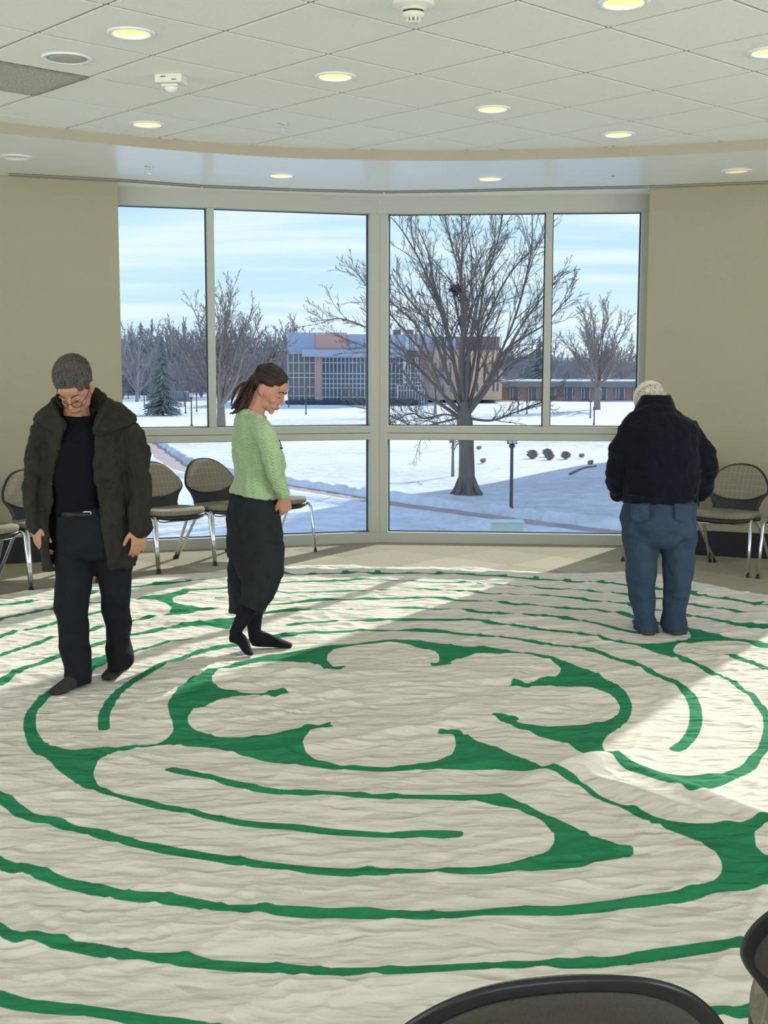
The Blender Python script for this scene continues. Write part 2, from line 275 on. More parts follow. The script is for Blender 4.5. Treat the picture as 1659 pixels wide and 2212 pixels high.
outline = [(-6.6, BACK), (8.0, BACK), (8.0, 6.5), tuple(RC), tuple(RB), tuple(RA), tuple(RW), tuple(CW), tuple(LW), tuple(LA), tuple(LB), tuple(LC), (-6.6, 7.0)]
b = MB(); b.prism(outline, -.25, 0); struct(b.build('floor', carpet_mat()))

def wallseg(mb, P, Q, z0, z1, t=.25, d0=0):
    P, Q = Vector(P[:2]), Vector(Q[:2]); e = (Q-P).normalized(); n = Vector((-e.y, e.x))
    # n must point outdoors (away from the hall centre)
    mid = (P+Q)/2
    if n.dot(mid-Vector((0, 4))) < 0: n = -n
    a = [P+n*d0, Q+n*d0, Q+n*(d0+t), P+n*(d0+t)]
    mb.prism([tuple(x) for x in a], z0, z1)
TOPZ = 3.35
for nm, P, Q, ret in (('wall_left', LA, LB, LW), ('wall_right', RA, RB, RW)):
    b = MB(); e = (Q-P).normalized(); n = Vector((-e.y, e.x)); n = n if n.y > 0 else -n
    poly = [tuple(P), tuple(Q), tuple(Q+n*.33), tuple(Vector(ret)+e*.02+n*.10), tuple(ret)]
    b.prism(poly, -.25, TOPZ); struct(b.build(nm, m_wall))
    b = MB(); k = 14; z = .205
    o = Vector((-n.x, -n.y))*.012
    b.prism([tuple(P+o), tuple(Q+o), tuple(Q), tuple(P)], 0, z)
    struct(b.build('baseboard_'+nm[5:], m_base, bevel=.003))
b = MB()
for P, Q in (((-6.6, 7.0), (-6.6, 4.2)), ((-6.6, -1.2), (-6.6, BACK))): wallseg(b, P, Q, -.25, TOPZ)
wallseg(b, (-6.6, 4.2), (-6.6, -1.2), -.25, .7); wallseg(b, (-6.6, 4.2), (-6.6, -1.2), 2.85, TOPZ)
struct(b.build('wall_west', m_wall))
b = MB()
for P, Q in (((8.0, 6.5), (8.0, 3.8)), ((8.0, -1.6), (8.0, BACK))): wallseg(b, P, Q, -.25, TOPZ)
wallseg(b, (8.0, 3.8), (8.0, -1.6), -.25, .7); wallseg(b, (8.0, 3.8), (8.0, -1.6), 2.85, TOPZ)
struct(b.build('wall_east', m_wall))
b = MB()
wallseg(b, (-6.6, BACK), (8.0, BACK), -.25, .5); wallseg(b, (-6.6, BACK), (8.0, BACK), 2.9, TOPZ)
wallseg(b, (-6.6, BACK), (-5, BACK), .5, 2.9); wallseg(b, (6, BACK), (8, BACK), .5, 2.9)
struct(b.build('wall_rear', m_wall))

def window_wing(name, P, Q, muls, centre_w, jamb_w, fullheight=True):
    """one facet of the bay: P is the centre post end, Q the outer end"""
    P, Q = Vector(P), Vector(Q); Lg = (Q-P).length; e = (Q-P).normalized(); n = Vector((-e.y, e.x))
    if n.y < 0: n = -n
    M = Matrix(((e.x, n.x, 0, P.x), (e.y, n.y, 0, P.y), (0, 0, 1, 0), (0, 0, 0, 1)))
    D0, D1 = 0.0, .15
    root = thing(name, '', ''); del root['label']; del root['category']; root['kind'] = 'structure'
    f = MB()
    f.box(0, Lg, D0, D1, 2.838, TOPZ, M); f.box(0, Lg, D0, D1, -.3, .088, M); f.box(0, Lg, D0, D1, .905, .962, M); f.box(0, Lg, D0, D1, .965, 1.026, M)
    f.box(0, centre_w, D0-.004, D1, .088, 2.838, M); f.box(Lg-jamb_w, Lg, D0, D1, .088, 2.838, M)
    f.build('window_frame', m_frame, root, bevel=.004)
    for a, c in muls:
        q = MB(); q.box(a, c, D0+.004, D1, 1.026, 2.838, M); q.build('mullion', m_frame, root, bevel=.003)
    edges = [centre_w]+[v for m_ in muls for v in m_]+[Lg-jamb_w]
    cells = [(edges[i], edges[i+1], 1.026, 2.838) for i in range(0, len(edges), 2)]+[(centre_w, Lg-jamb_w, .088, .905)]
    for a, c, z0, z1 in cells:
        g = MB(); g.box(a+.006, c-.006, .088, .094, z0+.006, z1-.006, M); g.build('glass_pane', m_glass, root)
        s = MB(); w = .010
        for (p, q_, r, t) in ((a, a+w, z0, z1), (c-w, c, z0, z1), (a, c, z0, z0+w*.7), (a, c, z1-w*.7, z1)):
            s.box(p, q_, .082, .100, r, t, M)
        s.build('gasket', m_gasket, root)
    return root
lw = (LW-CW).length; rw = (RW-CW).length
def sL(x): return (x+.038)/((LW-CW).normalized().x)
def sR(x): return (x+.038)/((RW-CW).normalized().x)
window_wing('window_1', CW, LW, [(sL(-1.408), sL(-1.463))], .086, .03)
window_wing('window_2', CW, RW, [(sR(1.370), sR(1.428))], .070, .075)
# bays further round the hall, beyond the solid walls
e3 = (LC-LB); e4 = (RC-RB)
window_wing('window_3', LB+Vector((0, .12)), LC+Vector((0, .12)), [(1.45, 1.51)], .08, .08)
window_wing('window_4', RB+Vector((0, .12)), RC+Vector((0, .12)), [(1.45, 1.51), (2.9, 2.96)], .08, .08)
b = MB(); b.prism([tuple(LC), tuple(LC+Vector((.05, .3))), (-6.9, 7.3), (-6.9, 6.9), (-6.6, 6.9)], -.25, TOPZ); struct(b.build('trim_1', m_wall))
b = MB(); b.prism([tuple(RC), tuple(RC+Vector((0, .3))), (8.3, 6.8), (8.3, 6.4), (8.0, 6.4)], -.25, TOPZ); struct(b.build('trim_2', m_wall))

# ceiling fittings positions
T = .6096; GO = Vector((-1.5835, 5.8784)); GA = .744341; gc, gs = cos(GA), sin(GA)
def gridpt(i, j): return Vector((GO.x+gc*j*T+gs*i*T, GO.y+gs*j*T-gc*i*T))
tile_lights = [on_level(x, y, CEIL).to_2d() for x, y in ((283, 71), (1347, 5), (1664, 112), (724, 165), (1064, 235), (318, 268), (1336, 290))]
soff_lights = [on_level(x, y, SOFF).to_2d() for x, y in ((35, 339), (608, 379), (1059, 386), (1591, 369))]
RL = .088
def holed(outer, holes, z, flip=False):
    bm = bmesh.new(); edges = []
    for loop in [outer]+holes:
        vs_ = [bm.verts.new((x, y, z)) for x, y in loop]
        for i in range(len(vs_)): edges.append(bm.edges.new((vs_[i], vs_[(i+1) % len(vs_)])))
    bmesh.ops.triangle_fill(bm, use_beauty=True, use_dissolve=False, edges=edges)
    return bm
ceil_bm = bmesh.new(); gap = .011
me_tmp = bpy.data.meshes.new('t')
def in_room(p): return -6.5 < p.x < 7.9 and -4.9 < p.y < 9.3 and p.y < 9.3-.45*max(0, abs(p.x)-2.2)
vent_cells = {(-1, 0)}
def ring(c, r, n=28): return [(c.x+r*cos(2*pi*k/n), c.y+r*sin(2*pi*k/n)) for k in range(n)]
tb = MB(); vent_poly = None
for i in range(-16, 18):
    for j in range(-16, 18):
        q = [gridpt(i, j), gridpt(i, j+1), gridpt(i+1, j+1), gridpt(i+1, j)]
        c = sum(q, Vector((0, 0)))/4
        if not in_room(c): continue
        q2 = [tuple(p+(c-p).normalized()*gap*1.4) for p in q]
        inside = [l for l in tile_lights if abs((l-c).dot(Vector((gc, gs)))) < T/2 and abs((l-c).dot(Vector((gs, -gc)))) < T/2]
        if inside:
            l = c+(inside[0]-c)*.8
            # keep the hole within the tile
            bmh = holed(q2, [ring(inside[0], RL)], CEIL); bmh.to_mesh(me_tmp); bmh.free(); ceil_bm.from_mesh(me_tmp)
            tb.add([(p[0], p[1], CEIL) for p in q2]+[(p[0], p[1], CEIL+.012) for p in q2], [(k, (k+1) % 4, 4+(k+1) % 4, 4+k) for k in range(4)])
        else:
            if (c-Vector((-1.93, 6.83))).length < .30: vent_poly = q2; continue
            tb.prism(q2, CEIL, CEIL+.012)
me0 = bpy.data.meshes.new('c')
ceil_bm.to_mesh(me0); ceil_bm.free()
nv = len(me0.vertices)
tb.add([tuple(v.co) for v in me0.vertices], [tuple(p.vertices) for p in me0.polygons])
ceil_o = struct(tb.build('ceiling', m_ceil))
# suspension grid showing between the panels
b = MB()
for i in range(-16, 19):
    for A, Bp in ((gridpt(i, -16), gridpt(i, 18)), (gridpt(-16, i), gridpt(18, i))):
        e = (Bp-A).normalized(); n = Vector((-e.y, e.x))*.0105
        # clip the bar to the hall
        ts = [t for t in np.linspace(0, 1, 400) if in_room(A+(Bp-A)*float(t)) or in_room(A+(Bp-A)*min(1, float(t)+.02)) or in_room(A+(Bp-A)*max(0, float(t)-.02))]
        if not ts: continue
        p, q = A+(Bp-A)*float(ts[0]), A+(Bp-A)*float(ts[-1])
        b.prism([tuple(p-n), tuple(q-n), tuple(q+n), tuple(p+n)], CEIL+.010, CEIL+.016)
b.build('suspension_grid', m_grid, ceil_o)
b = MB(); b.prism([(x*1.02, y*1.02+(.2 if y > 0 else -.2)) for x, y in outline], 3.30, 3.45); b.build('roof_deck', m_wall, ceil_o)

# curved drop: fascia + soffit
arc = [(-9.0, 2.0), (-7.5, 3.2), (-5.6, 5.05), (-4.3, 6.4), (-3.2, 7.37), (-2.39, 7.94), (-1.76, 8.34), (-1.32, 8.58), (-.66, 8.84), (0, 8.93), (.5, 8.945), (.97, 8.905), (1.75, 8.755), (2.55, 8.47), (3.4, 8.02), (4.5, 7.2), (5.8, 5.95), (7.0, 4.5), (8.2, 2.6)]
def catmull(P, n=8):
    out = []
    for i in range(len(P)-1):
        p0, p1, p2, p3 = P[max(i-1, 0)], P[i], P[i+1], P[min(i+2, len(P)-1)]
        for k in range(n):
            t = k/n
            out.append(tuple(.5*((2*p1[d])+(-p0[d]+p2[d])*t+(2*p0[d]-5*p1[d]+4*p2[d]-p3[d])*t*t+(-p0[d]+3*p1[d]-3*p2[d]+p3[d])*t**3) for d in range(len(p1))))
    out.append(tuple(P[-1])); return out
arc_s = [p for p in catmull(arc, 8) if -6.45 < p[0] < 7.85]
outer = [(7.95, 4.0), (7.95, 6.45), tuple(RC), tuple(RB), tuple(RW+Vector((.08, .0))), tuple(CW), tuple(LW+Vector((-.05, 0))), tuple(LB), tuple(LC), (-6.55, 6.9), (-6.55, 4.5)]
out_poly = arc_s+[(7.85, arc_s[-1][1])]+outer[1:-1]+[(-6.55, arc_s[0][1])]
bms = holed(out_poly, [ring(l, RL, 24) for l in soff_lights], SOFF)
me = bpy.data.meshes.new('soffit'); bms.to_mesh(me); bms.free(); me.materials.append(m_soff)
so = bpy.data.objects.new('trim_3', me); C.objects.link(so); struct(so)
b = MB()
A = arc_s; n = len(A)
b.add([(x, y, SOFF) for x, y in A]+[(x, y, CEIL+.03) for x, y in A], [(k, k+1, n+k+1, n+k) for k in range(n-1)])
b.build('fascia', m_fasc, so)
# slot diffuser running just inside the glazing
slot = [on_level(x, y, SOFF).to_2d() for x, y in ((20, 374), (250, 386), (440, 400), (630, 407.5), (830, 412.5), (990, 410), (1150, 406), (1400, 401), (1659, 391))]
b = MB(); b2 = MB()
for i in range(len(slot)-1):
    p, q = slot[i], slot[i+1]; e = (q-p).normalized(); nn = Vector((-e.y, e.x))
    b.prism([tuple(p), tuple(q), tuple(q+nn*.07), tuple(p+nn*.07)], SOFF-.004, SOFF-.001)
    for o_ in (0, .062): b2.prism([tuple(p+nn*o_), tuple(q+nn*o_), tuple(q+nn*(o_+.010)), tuple(p+nn*(o_+.010))], SOFF-.012, SOFF-.001)
sd = thing('slot_diffuser', 'long narrow grey linear air slot in the soffit above the windows', 'air vent')
b.build('slot', m_gap, sd); b2.build('slot_rail', m_grid, sd)

# recessed downlights
m_trim = mat('white_trim', (240, 242, 240), .4, var=.01)
m_refl = mat('brass_toned_reflector', (245, 226, 180), .35, var=.02, metal=.0)
m_bulb = mat('lamp_glow', (255, 235, 190), .5, emit=(255, 214, 140), estr=26)
def downlight(c, z, label, group):
    t = thing('recessed_downlight', label, 'ceiling light', (c.x, c.y, z), 0, group)
    b = MB(); b.lathe([(RL-.004, .006), (RL-.006, -.004), (RL+.004, -.009), (RL+.020, -.006), (RL+.022, .0), (RL-.004, .0)], 36, None, False)
    b.build('trim_ring', m_trim, t, smooth=True)
    b = MB(); b.lathe([(RL-.003, .001), (RL-.008, .03), (RL-.022, .075), (RL-.045, .105)], 32); b.f = b.f[:-2] if False else b.f
    b2 = MB(); nn = 32
    prof = [(RL-.003, .001), (RL-.008, .03), (RL-.022, .075), (RL-.04, .105)]
    vs_ = [(r*cos(2*pi*k/nn), r*sin(2*pi*k/nn), zz) for r, zz in prof for k in range(nn)]
    b2.add(vs_, [(i*nn+k, i*nn+(k+1) % nn, (i+1)*nn+(k+1) % nn, (i+1)*nn+k) for i in range(3) for k in range(nn)])
    b2.build('reflector', m_refl, t, smooth=True)
    b = MB(); b.lathe([(0.0, .088), (.03, .090), (.046, .098), (.05, .106)], 24); b.build('lamp', m_bulb, t, smooth=True)
names = ['recessed downlight glowing yellow beside the round ceiling speaker', 'large recessed downlight cut by the top edge, right of the smoke detector',
         'recessed downlight cut by the right edge of the tiled ceiling', 'recessed downlight between the alarm strobe and the smoke detector',
         'recessed downlight in the tiled ceiling over the middle of the right window', 'small recessed downlight in tiles near the beige fascia, left of the ceiling sprinkler', 'small recessed downlight nearest the beige fascia on the right']
for l, nme in zip(tile_lights, names): downlight(l, CEIL, nme, 'downlights in the tiled ceiling')
names = ['recessed downlight at far left of the white soffit above the left wall', 'faint recessed downlight in the soffit over the left window', 'faint recessed downlight in the soffit over the right window', 'recessed downlight in the white soffit above the right wall']
for l, nme in zip(soff_lights, names): downlight(l, SOFF, nme, 'downlights in the white soffit')

# speaker, vent, strobe, detector, sprinklers
m_wplastic = mat('ivory_plastic', (228, 226, 210), .4, var=.03, vscale=20)
m_grille = mat('perforated_grille', (178, 178, 166), .6, var=.3, vscale=500)
m_dark = mat('dark_plastic', (40, 40, 38), .5)
m_chrome = mat('chrome', (225, 228, 232), .12, metal=1, var=.02)
m_clear = mat('strobe_lens', (232, 234, 232), .15, var=.05, vscale=90)
p = on_level(144, 125, CEIL)
t = thing('ceiling_speaker', 'round white ceiling speaker with grey perforated grille next to the air return panel', 'speaker', p)
b = MB(); b.lathe([(.098, -.001), (.104, -.008), (.118, -.008), (.123, .0), (.098, .0)], 40, None, False); b.build('speaker_rim', m_trim, t, smooth=True)
b = MB(); b.lathe([(0, -.010), (.05, -.009), (.099, -.003), (.099, .001)], 40); b.build('speaker_grille', m_grille, t, smooth=True)
if vent_poly:
    cx = sum(q[0] for q in vent_poly)/4; cy = sum(q[1] for q in vent_poly)/4
    t = thing('air_return_vent', 'grey perforated square air return panel set in the ceiling at the left edge', 'air vent', (cx, cy, CEIL))
    b = MB(); b.prism([(x-cx, y-cy) for x, y in vent_poly], -.001, .004)
    def perf():
        m = bpy.data.materials.new('perforated_panel'); nt, N, L, bb = nodes_of(m)
        tc = N.new('ShaderNodeTexCoord'); mp = N.new('ShaderNodeMapping'); mp.inputs['Rotation'].default_value = (0, 0, .7); L.new(tc.outputs['Object'], mp.inputs[0])
        vo = N.new('ShaderNodeTexVoronoi'); vo.inputs['Scale'].default_value = 95; vo.inputs['Randomness'].default_value = .25; L.new(mp.outputs[0], vo.inputs['Vector'])
        rp = N.new('ShaderNodeValToRGB'); L.new(vo.outputs['Distance'], rp.inputs[0])
        rp.color_ramp.elements[0].position = .22; rp.color_ramp.elements[0].color = srgb(84, 84, 78); rp.color_ramp.elements[1].position = .4; rp.color_ramp.elements[1].color = srgb(196, 196, 184)
        L.new(rp.outputs[0], bb.inputs['Base Color']); bb.inputs['Roughness'].default_value = .6; return m
    b.build('perforated_panel', perf(), t)
    b = MB(); n4 = 4; P4 = [Vector((x-cx, y-cy)) for x, y in vent_poly]
    for k in range(4):
        a, c_ = P4[k], P4[(k+1) % 4]; b.prism([tuple(a), tuple(c_), tuple(c_*.965), tuple(a*.965)], -.006, .002)
    b.build('panel_frame', m_grid, t)
p = on_level(369, 163, CEIL)
t = thing('alarm_strobe', 'boxy ivory fire alarm strobe with clear dome and small red lettering, hanging under the ceiling', 'fire alarm', p, R(-8))
b = MB(); b.box(-.072, .072, -.055, .055, -.045, 0); b.build('alarm_housing', m_wplastic, t, bevel=.006)
b = MB(); b.box(-.045, .045, -.035, .035, -.062, -.045); b.build('strobe_mount', m_wplastic, t, bevel=.006)
b = MB(); b.sphere((0, 0, -.062), (.036, .030, .026), 20, 12); b.build('strobe_lens', m_clear, t, smooth=True)
def text(txt, size, loc, rot, m, parent, name='lettering'):
    cu = bpy.data.curves.new(name, 'FONT'); cu.body = txt; cu.size = size; cu.align_x = 'CENTER'; cu.align_y = 'CENTER'; cu.extrude = .0004
    o = bpy.data.objects.new(name, cu); C.objects.link(o); o.location = loc; o.rotation_euler = rot; o.parent = parent
    cu.materials.append(m); return o
m_red = mat('red_ink', (190, 70, 50), .6); m_ink = mat('dark_ink', (70, 70, 66), .6)
text('FIRE', .020, (-.0735, 0, -.022), (pi/2, 0, -pi/2), m_red, t)
b = MB(); b.box(-.040, -.012, -.0562, -.055, -.018, -.013); b.build('label_mark', m_ink, t)
b = MB(); b.box(.02, .045, -.0562, -.055, -.034, -.030); b.build('label_mark', m_ink, t)
p = on_level(893, 6, CEIL)
t = thing('smoke_detector', 'round ivory smoke detector with dark ring at the top centre of the ceiling', 'smoke detector', p)
b = MB(); b.lathe([(.088, 0), (.088, -.008), (.082, -.014), (.055, -.026), (.046, -.034), (0, -.034)], 36); b.build('detector_base', m_wplastic, t, smooth=False)
b = MB(); b.lathe([(.043, -.034), (.043, -.042), (0, -.042)], 32); b.build('vent_ring', m_dark, t)
b = MB(); b.lathe([(.046, -.042), (.046, -.050), (.038, -.060), (.030, -.064), (0, -.064)], 32)
for k in range(10):
    a = 2*pi*k/10; b.box(.026, .031, -.003, .003, -.078, -.062, Matrix.Rotation(a, 4, 'Z'))
b.lathe([(0, -.076), (.026, -.077), (.031, -.079), (.024, -.083), (0, -.084)], 24)
b.build('detector_head', m_wplastic, t)
def sprinkler(p, label):
    t = thing('ceiling_sprinkler', label, 'sprinkler', p, 0, 'sprinkler heads')
    b = MB(); b.lathe([(.038, 0), (.036, -.004), (.014, -.009), (0, -.009)], 24); b.build('escutcheon', m_chrome, t, smooth=True)
    b = MB(); b.tube([(0, 0, -.006), (0, 0, -.020)], .007, 10); b.tube([(.008, 0, -.018), (.011, 0, -.030), (.004, 0, -.042)], .002, 6); b.tube([(-.008, 0, -.018), (-.011, 0, -.030), (-.004, 0, -.042)], .002, 6)
    b.tube([(0, 0, -.04), (0, 0, -.048)], .004, 8); b.build('sprinkler_body', m_chrome, t, smooth=True)
    b = MB(); b.lathe([(0, -.048), (.013, -.049), (.013, -.051), (0, -.051)], 16); b.build('deflector', m_chrome, t)
sprinkler(on_level(612, 268, CEIL), 'small sprinkler head in the tiled ceiling right of centre-left downlight')
sprinkler(on_level(323, 360, SOFF), 'chrome sprinkler head in the white soffit above the left window')
sprinkler(on_level(1317, 380, SOFF), 'chrome sprinkler head in the white soffit above the right window')
# ------------------------------------------------------------------ labyrinth cloth
def vnoise(x, y, seed):
    rs = np.random.RandomState(seed); G_ = rs.rand(256, 256)*2-1
    xi = np.floor(x).astype(int); yi = np.floor(y).astype(int); fx = x-xi; fy = y-yi
    fx = fx*fx*fx*(fx*(fx*6-15)+10); fy = fy*fy*fy*(fy*(fy*6-15)+10)
    a = G_[xi & 255, yi & 255]; b_ = G_[(xi+1) & 255, yi & 255]; c = G_[xi & 255, (yi+1) & 255]; d = G_[(xi+1) & 255, (yi+1) & 255]
    return (a*(1-fx)+b_*fx)*(1-fy)+(c*(1-fx)+d*fx)*fy
def rotn(x, y, a, sx, sy, seed, warp=.35):
    u = (x*cos(a)+y*sin(a)); v = (-x*sin(a)+y*cos(a))
    w1 = vnoise(x*1.3+9, y*1.3, seed+50); 
    return vnoise(u*sx+7.3+w1*warp, v*sy+3.1+w1*warp*2, seed)
def cloth_outline():
    pts = [on_level(x, y, 0).to_2d() for x, y in ((0, 1290), (100, 1276), (200, 1265), (290, 1253), (380, 1245), (500, 1236), (640, 1225), (720, 1225), (800, 1227), (870, 1228), (950, 1230), (1015, 1229), (1080, 1233), (1170, 1238), (1260, 1242), (1300, 1238), (1400, 1243), (1500, 1262), (1545, 1270), (1565, 1274), (1600, 1281), (1659, 1290))]
    pts = [tuple(p) for p in pts]
    pts += [(3.05, 7.6), (3.5, 6.7), (3.65, 5.7), (3.5, 4.6), (3.1, 3.6), (2.4, 2.7), (1.4, 2.15), (.2, 1.95), (-1.2, 2.1), (-2.3, 2.7), (-3.1, 3.6), (-3.55, 4.8), (-3.6, 5.8), (-3.4, 6.8), (-3.0, 7.6)]
    return pts
def poly_dist(px, py, P, closed=True):
    """distance to a polyline, only near it (0.12 m), and even-odd inside test"""
    n = len(P); D = np.full(px.shape, .12); I = np.zeros(px.shape, bool)
    rng = range(n if closed else n-1)
    for k in rng:
        x1, y1 = P[k]; x2, y2 = P[(k+1) % n]
        i0 = max(0, int((min(x1, x2)-.13-X0)/H_)); i1 = min(NX, int((max(x1, x2)+.13-X0)/H_)+2)
        j0 = max(0, int((min(y1, y2)-.13-Y0)/H_)); j1 = min(NY, int((max(y1, y2)+.13-Y0)/H_)+2)
        if i1 > i0 and j1 > j0:
            a = px[j0:j1, i0:i1]-x1; b_ = py[j0:j1, i0:i1]-y1; L_ = max((x2-x1)**2+(y2-y1)**2, 1e-12)
            t = np.clip((a*(x2-x1)+b_*(y2-y1))/L_, 0, 1)
            D[j0:j1, i0:i1] = np.minimum(D[j0:j1, i0:i1], np.hypot(a-t*(x2-x1), b_-t*(y2-y1)))
        if closed and y1 != y2:
            lo, hi = min(y1, y2), max(y1, y2)
            j0 = max(0, int((lo-Y0)/H_)); j1 = min(NY, int((hi-Y0)/H_)+2)
            if j1 > j0:
                yy = py[j0:j1]; I[j0:j1] ^= (yy >= lo) & (yy < hi) & (px[j0:j1] < (x2-x1)*(yy-y1)/(y2-y1)+x1)
    return D, I
X0, Y0, H_ = -3.7, 1.85, .0125
NX, NY = int(7.5/H_), int(7.85/H_)
def chaikin(P, closed=True):
    out = []; n = len(P)
    if not closed: out.append(P[0])
    for k in range(n if closed else n-1):
        a, b_ = P[k], P[(k+1) % n]; out.append((a[0]*.75+b_[0]*.25, a[1]*.75+b_[1]*.25)); out.append((a[0]*.25+b_[0]*.75, a[1]*.25+b_[1]*.75))
    if not closed: out.append(P[-1])
    return out
def pairs(l): return [(l[i]/1000, l[i+1]/1000) for i in range(0, len(l), 2)]
def make_cloth():
    gx = X0+np.arange(NX)*H_; gy = Y0+np.arange(NY)*H_
    px, py = np.meshgrid(gx, gy)
    S = np.full(px.shape, .12)
    for P in GREEN_POLYS:
        D, I = poly_dist(px, py, chaikin(pairs(P))); S = np.minimum(S, np.where(I, -D, D))
    for P in GREEN_HOLES:
        D, I = poly_dist(px, py, chaikin(pairs(P))); S = np.maximum(S, np.where(I, D, -D))
    for w, P in GREEN_LINES:
        D, I = poly_dist(px, py, catmull(pairs(P), 5), False); S = np.minimum(S, D-w/2)
    # scalloped teeth outside the outermost ring
    ringp = catmull(pairs(GREEN_LINES[-1][1]), 12); acc = 0; nxt = .02; phase = True
    cx0, cy0 = 0, 5.75; teeth = []
    s = [0]
    for a, b_ in zip(ringp[:-1], ringp[1:]): s.append(s[-1]+math.hypot(b_[0]-a[0], b_[1]-a[1]))
    # anchor the scallops where the photo shows a tooth (x=-0.034, y=9.116)
    k0 = min(range(len(ringp)), key=lambda k: math.hypot(ringp[k][0]+.034, ringp[k][1]-9.1))
    q = s[k0] % .2365
    while q < s[-1]:
        k = max(i for i in range(len(s)) if s[i] <= q); k = min(k, len(ringp)-2); f = (q-s[k])/max(1e-6, s[k+1]-s[k])
        teeth.append((ringp[k][0]*(1-f)+ringp[k+1][0]*f, ringp[k][1]*(1-f)+ringp[k+1][1]*f, ringp[k+1][0]-ringp[k][0], ringp[k+1][1]-ringp[k][1])); q += .2365
    # outer scallop: green between ring and circles set between the teeth
    for i, (x, y, dx, dy) in enumerate(teeth):
        l = math.hypot(dx, dy); dx /= l; dy /= l; nx_, ny_ = -dy, dx
        if nx_*(x-cx0)+ny_*(y-cy0) < 0: nx_, ny_ = -nx_, -ny_
        a = (px-x)*dx+(py-y)*dy; b_ = (px-x)*nx_+(py-y)*ny_
        m = (np.abs(a) < .14) & (b_ > -.03) & (b_ < .12)
        hw = .018+np.clip(.075-b_, 0, .1)**2*9+np.clip(b_-.075, 0, .1)*.5
        d = np.maximum(np.abs(a)-hw, np.maximum(b_-.095, -b_-.01))*.8
        S = np.where(m, np.minimum(S, d), S)
    O = catmull(cloth_outline()+[cloth_outline()[0]], 4)[:-1]
    D, I = poly_dist(px, py, O)
    E_ = np.where(I, -D, D)
    # heights: soft swells, long drag folds, sharp pressed creases
    z = .004+.0045*(rotn(px, py, .3, 1.4, 3.2, 3)+1)+.0035*rotn(px, py, -.25, 2.6, 8.5, 5)
    r1 = 1-np.abs(rotn(px, py, .22, 1.2, 5.5, 11)); r2 = 1-np.abs(rotn(px, py, -.15, 2.0, 10, 12)); r3 = 1-np.abs(rotn(px, py, .95, 1.6, 6.5, 13))
    z += .0105*np.clip(r1-.62, 0, 1)/.38+.0055*np.clip(r2-.60, 0, 1)/.40+.006*np.clip(r3-.66, 0, 1)/.34
    rs = random.Random(4)
    for k in range(420):
        cx = rs.uniform(-3.2, 3.4); cy = rs.uniform(2.1, 9.2)
        a = rs.choice([-.75, -.75, -.95, .35, .2, .1, 1.9]) + rs.gauss(0, .12); L_ = rs.uniform(.15, .9) if k > 46 else rs.uniform(1.0, 2.6)
        amp = rs.uniform(.003, .0075)*rs.choice([1, 1, -1]); w = rs.uniform(.010, .020)
        i0 = max(0, int((cx-L_-X0)/H_)); i1 = min(NX, int((cx+L_-X0)/H_)); j0 = max(0, int((cy-L_-Y0)/H_)); j1 = min(NY, int((cy+L_-Y0)/H_))
        if i1 <= i0 or j1 <= j0: continue
        X = px[j0:j1, i0:i1]-cx; Y = py[j0:j1, i0:i1]-cy
        u = X*cos(a)+Y*sin(a); v = -X*sin(a)+Y*cos(a)+.03*np.sin(u*5+k)*rs.uniform(.2, 1)
        z[j0:j1, i0:i1] += amp*np.exp(-np.abs(v)/w)*np.clip(1-np.abs(u)/L_, 0, 1)**.5
    # heaped fold in front of the entry spike
    for (cx, cy, a, L_, amp, w) in ((.78, 4.62, .55, .35, .045, .06), (.95, 4.25, -.9, .5, .03, .05), (1.15, 4.3, -1.0, .5, .025, .045), (.15, 5.1, .5, .9, .018, .03), (-.5, 5.6, .25, 1.0, .014, .035), (.25, 5.85, .2, .9, .016, .03), (-.6, 6.1, -.1, .5, .022, .05), (-1.0, 5.95, .15, .4, .02, .04)):
        X = px-cx; Y = py-cy; u = X*cos(a)+Y*sin(a); v = -X*sin(a)+Y*cos(a)
        z += amp*np.exp(-(v/w)**2)*np.clip(1-(u/L_)**2, 0, 1)
    edge = np.clip(-E_/.06, 0, 1)
    z = .003+np.clip(z, .0, .1)*(.4+.6*edge)+.014*np.exp(-((E_+.02)/.03)**2)*np.clip(vnoise(px*3, py*3, 8), 0, 1)
    # feet stand on it: press it flat there
    for fx, fy in FEET:
        z = np.where(np.hypot(px-fx, py-fy) < .30, z*(.25+.75*np.clip((np.hypot(px-fx, py-fy)-.12)/.18, 0, 1)), z)
    # snap the rim
    gyy, gxx = np.gradient(E_, H_); gl = np.maximum(np.hypot(gxx, gyy), 1e-6)
    out = (E_ > 0)
    inside = ~out
    f_ok = inside[:-1, :-1] | inside[1:, :-1] | inside[:-1, 1:] | inside[1:, 1:]
    sx = np.where(out, px-E_*gxx/gl, px); sy = np.where(out, py-E_*gyy/gl, py)
    vid = np.arange(NX*NY).reshape(NY, NX)
    quads = np.stack([vid[:-1, :-1][f_ok], vid[:-1, 1:][f_ok], vid[1:, 1:][f_ok], vid[1:, :-1][f_ok]], 1)
    used = np.unique(quads); remap = np.full(NX*NY, -1); remap[used] = np.arange(len(used)); quads = remap[quads]
    co = np.stack([sx.ravel()[used], sy.ravel()[used], z.ravel()[used]], 1)
    me = bpy.data.meshes.new('labyrinth_cloth'); me.vertices.add(len(co)); me.vertices.foreach_set('co', co.astype(np.float32).ravel())
    me.loops.add(quads.size); me.loops.foreach_set('vertex_index', quads.astype(np.int32).ravel())
    me.polygons.add(len(quads)); me.polygons.foreach_set('loop_start', np.arange(0, quads.size, 4, dtype=np.int32)); me.polygons.foreach_set('loop_total', np.full(len(quads), 4, dtype=np.int32))
    me.update(calc_edges=True); me.polygons.foreach_set('use_smooth', [True]*len(quads))
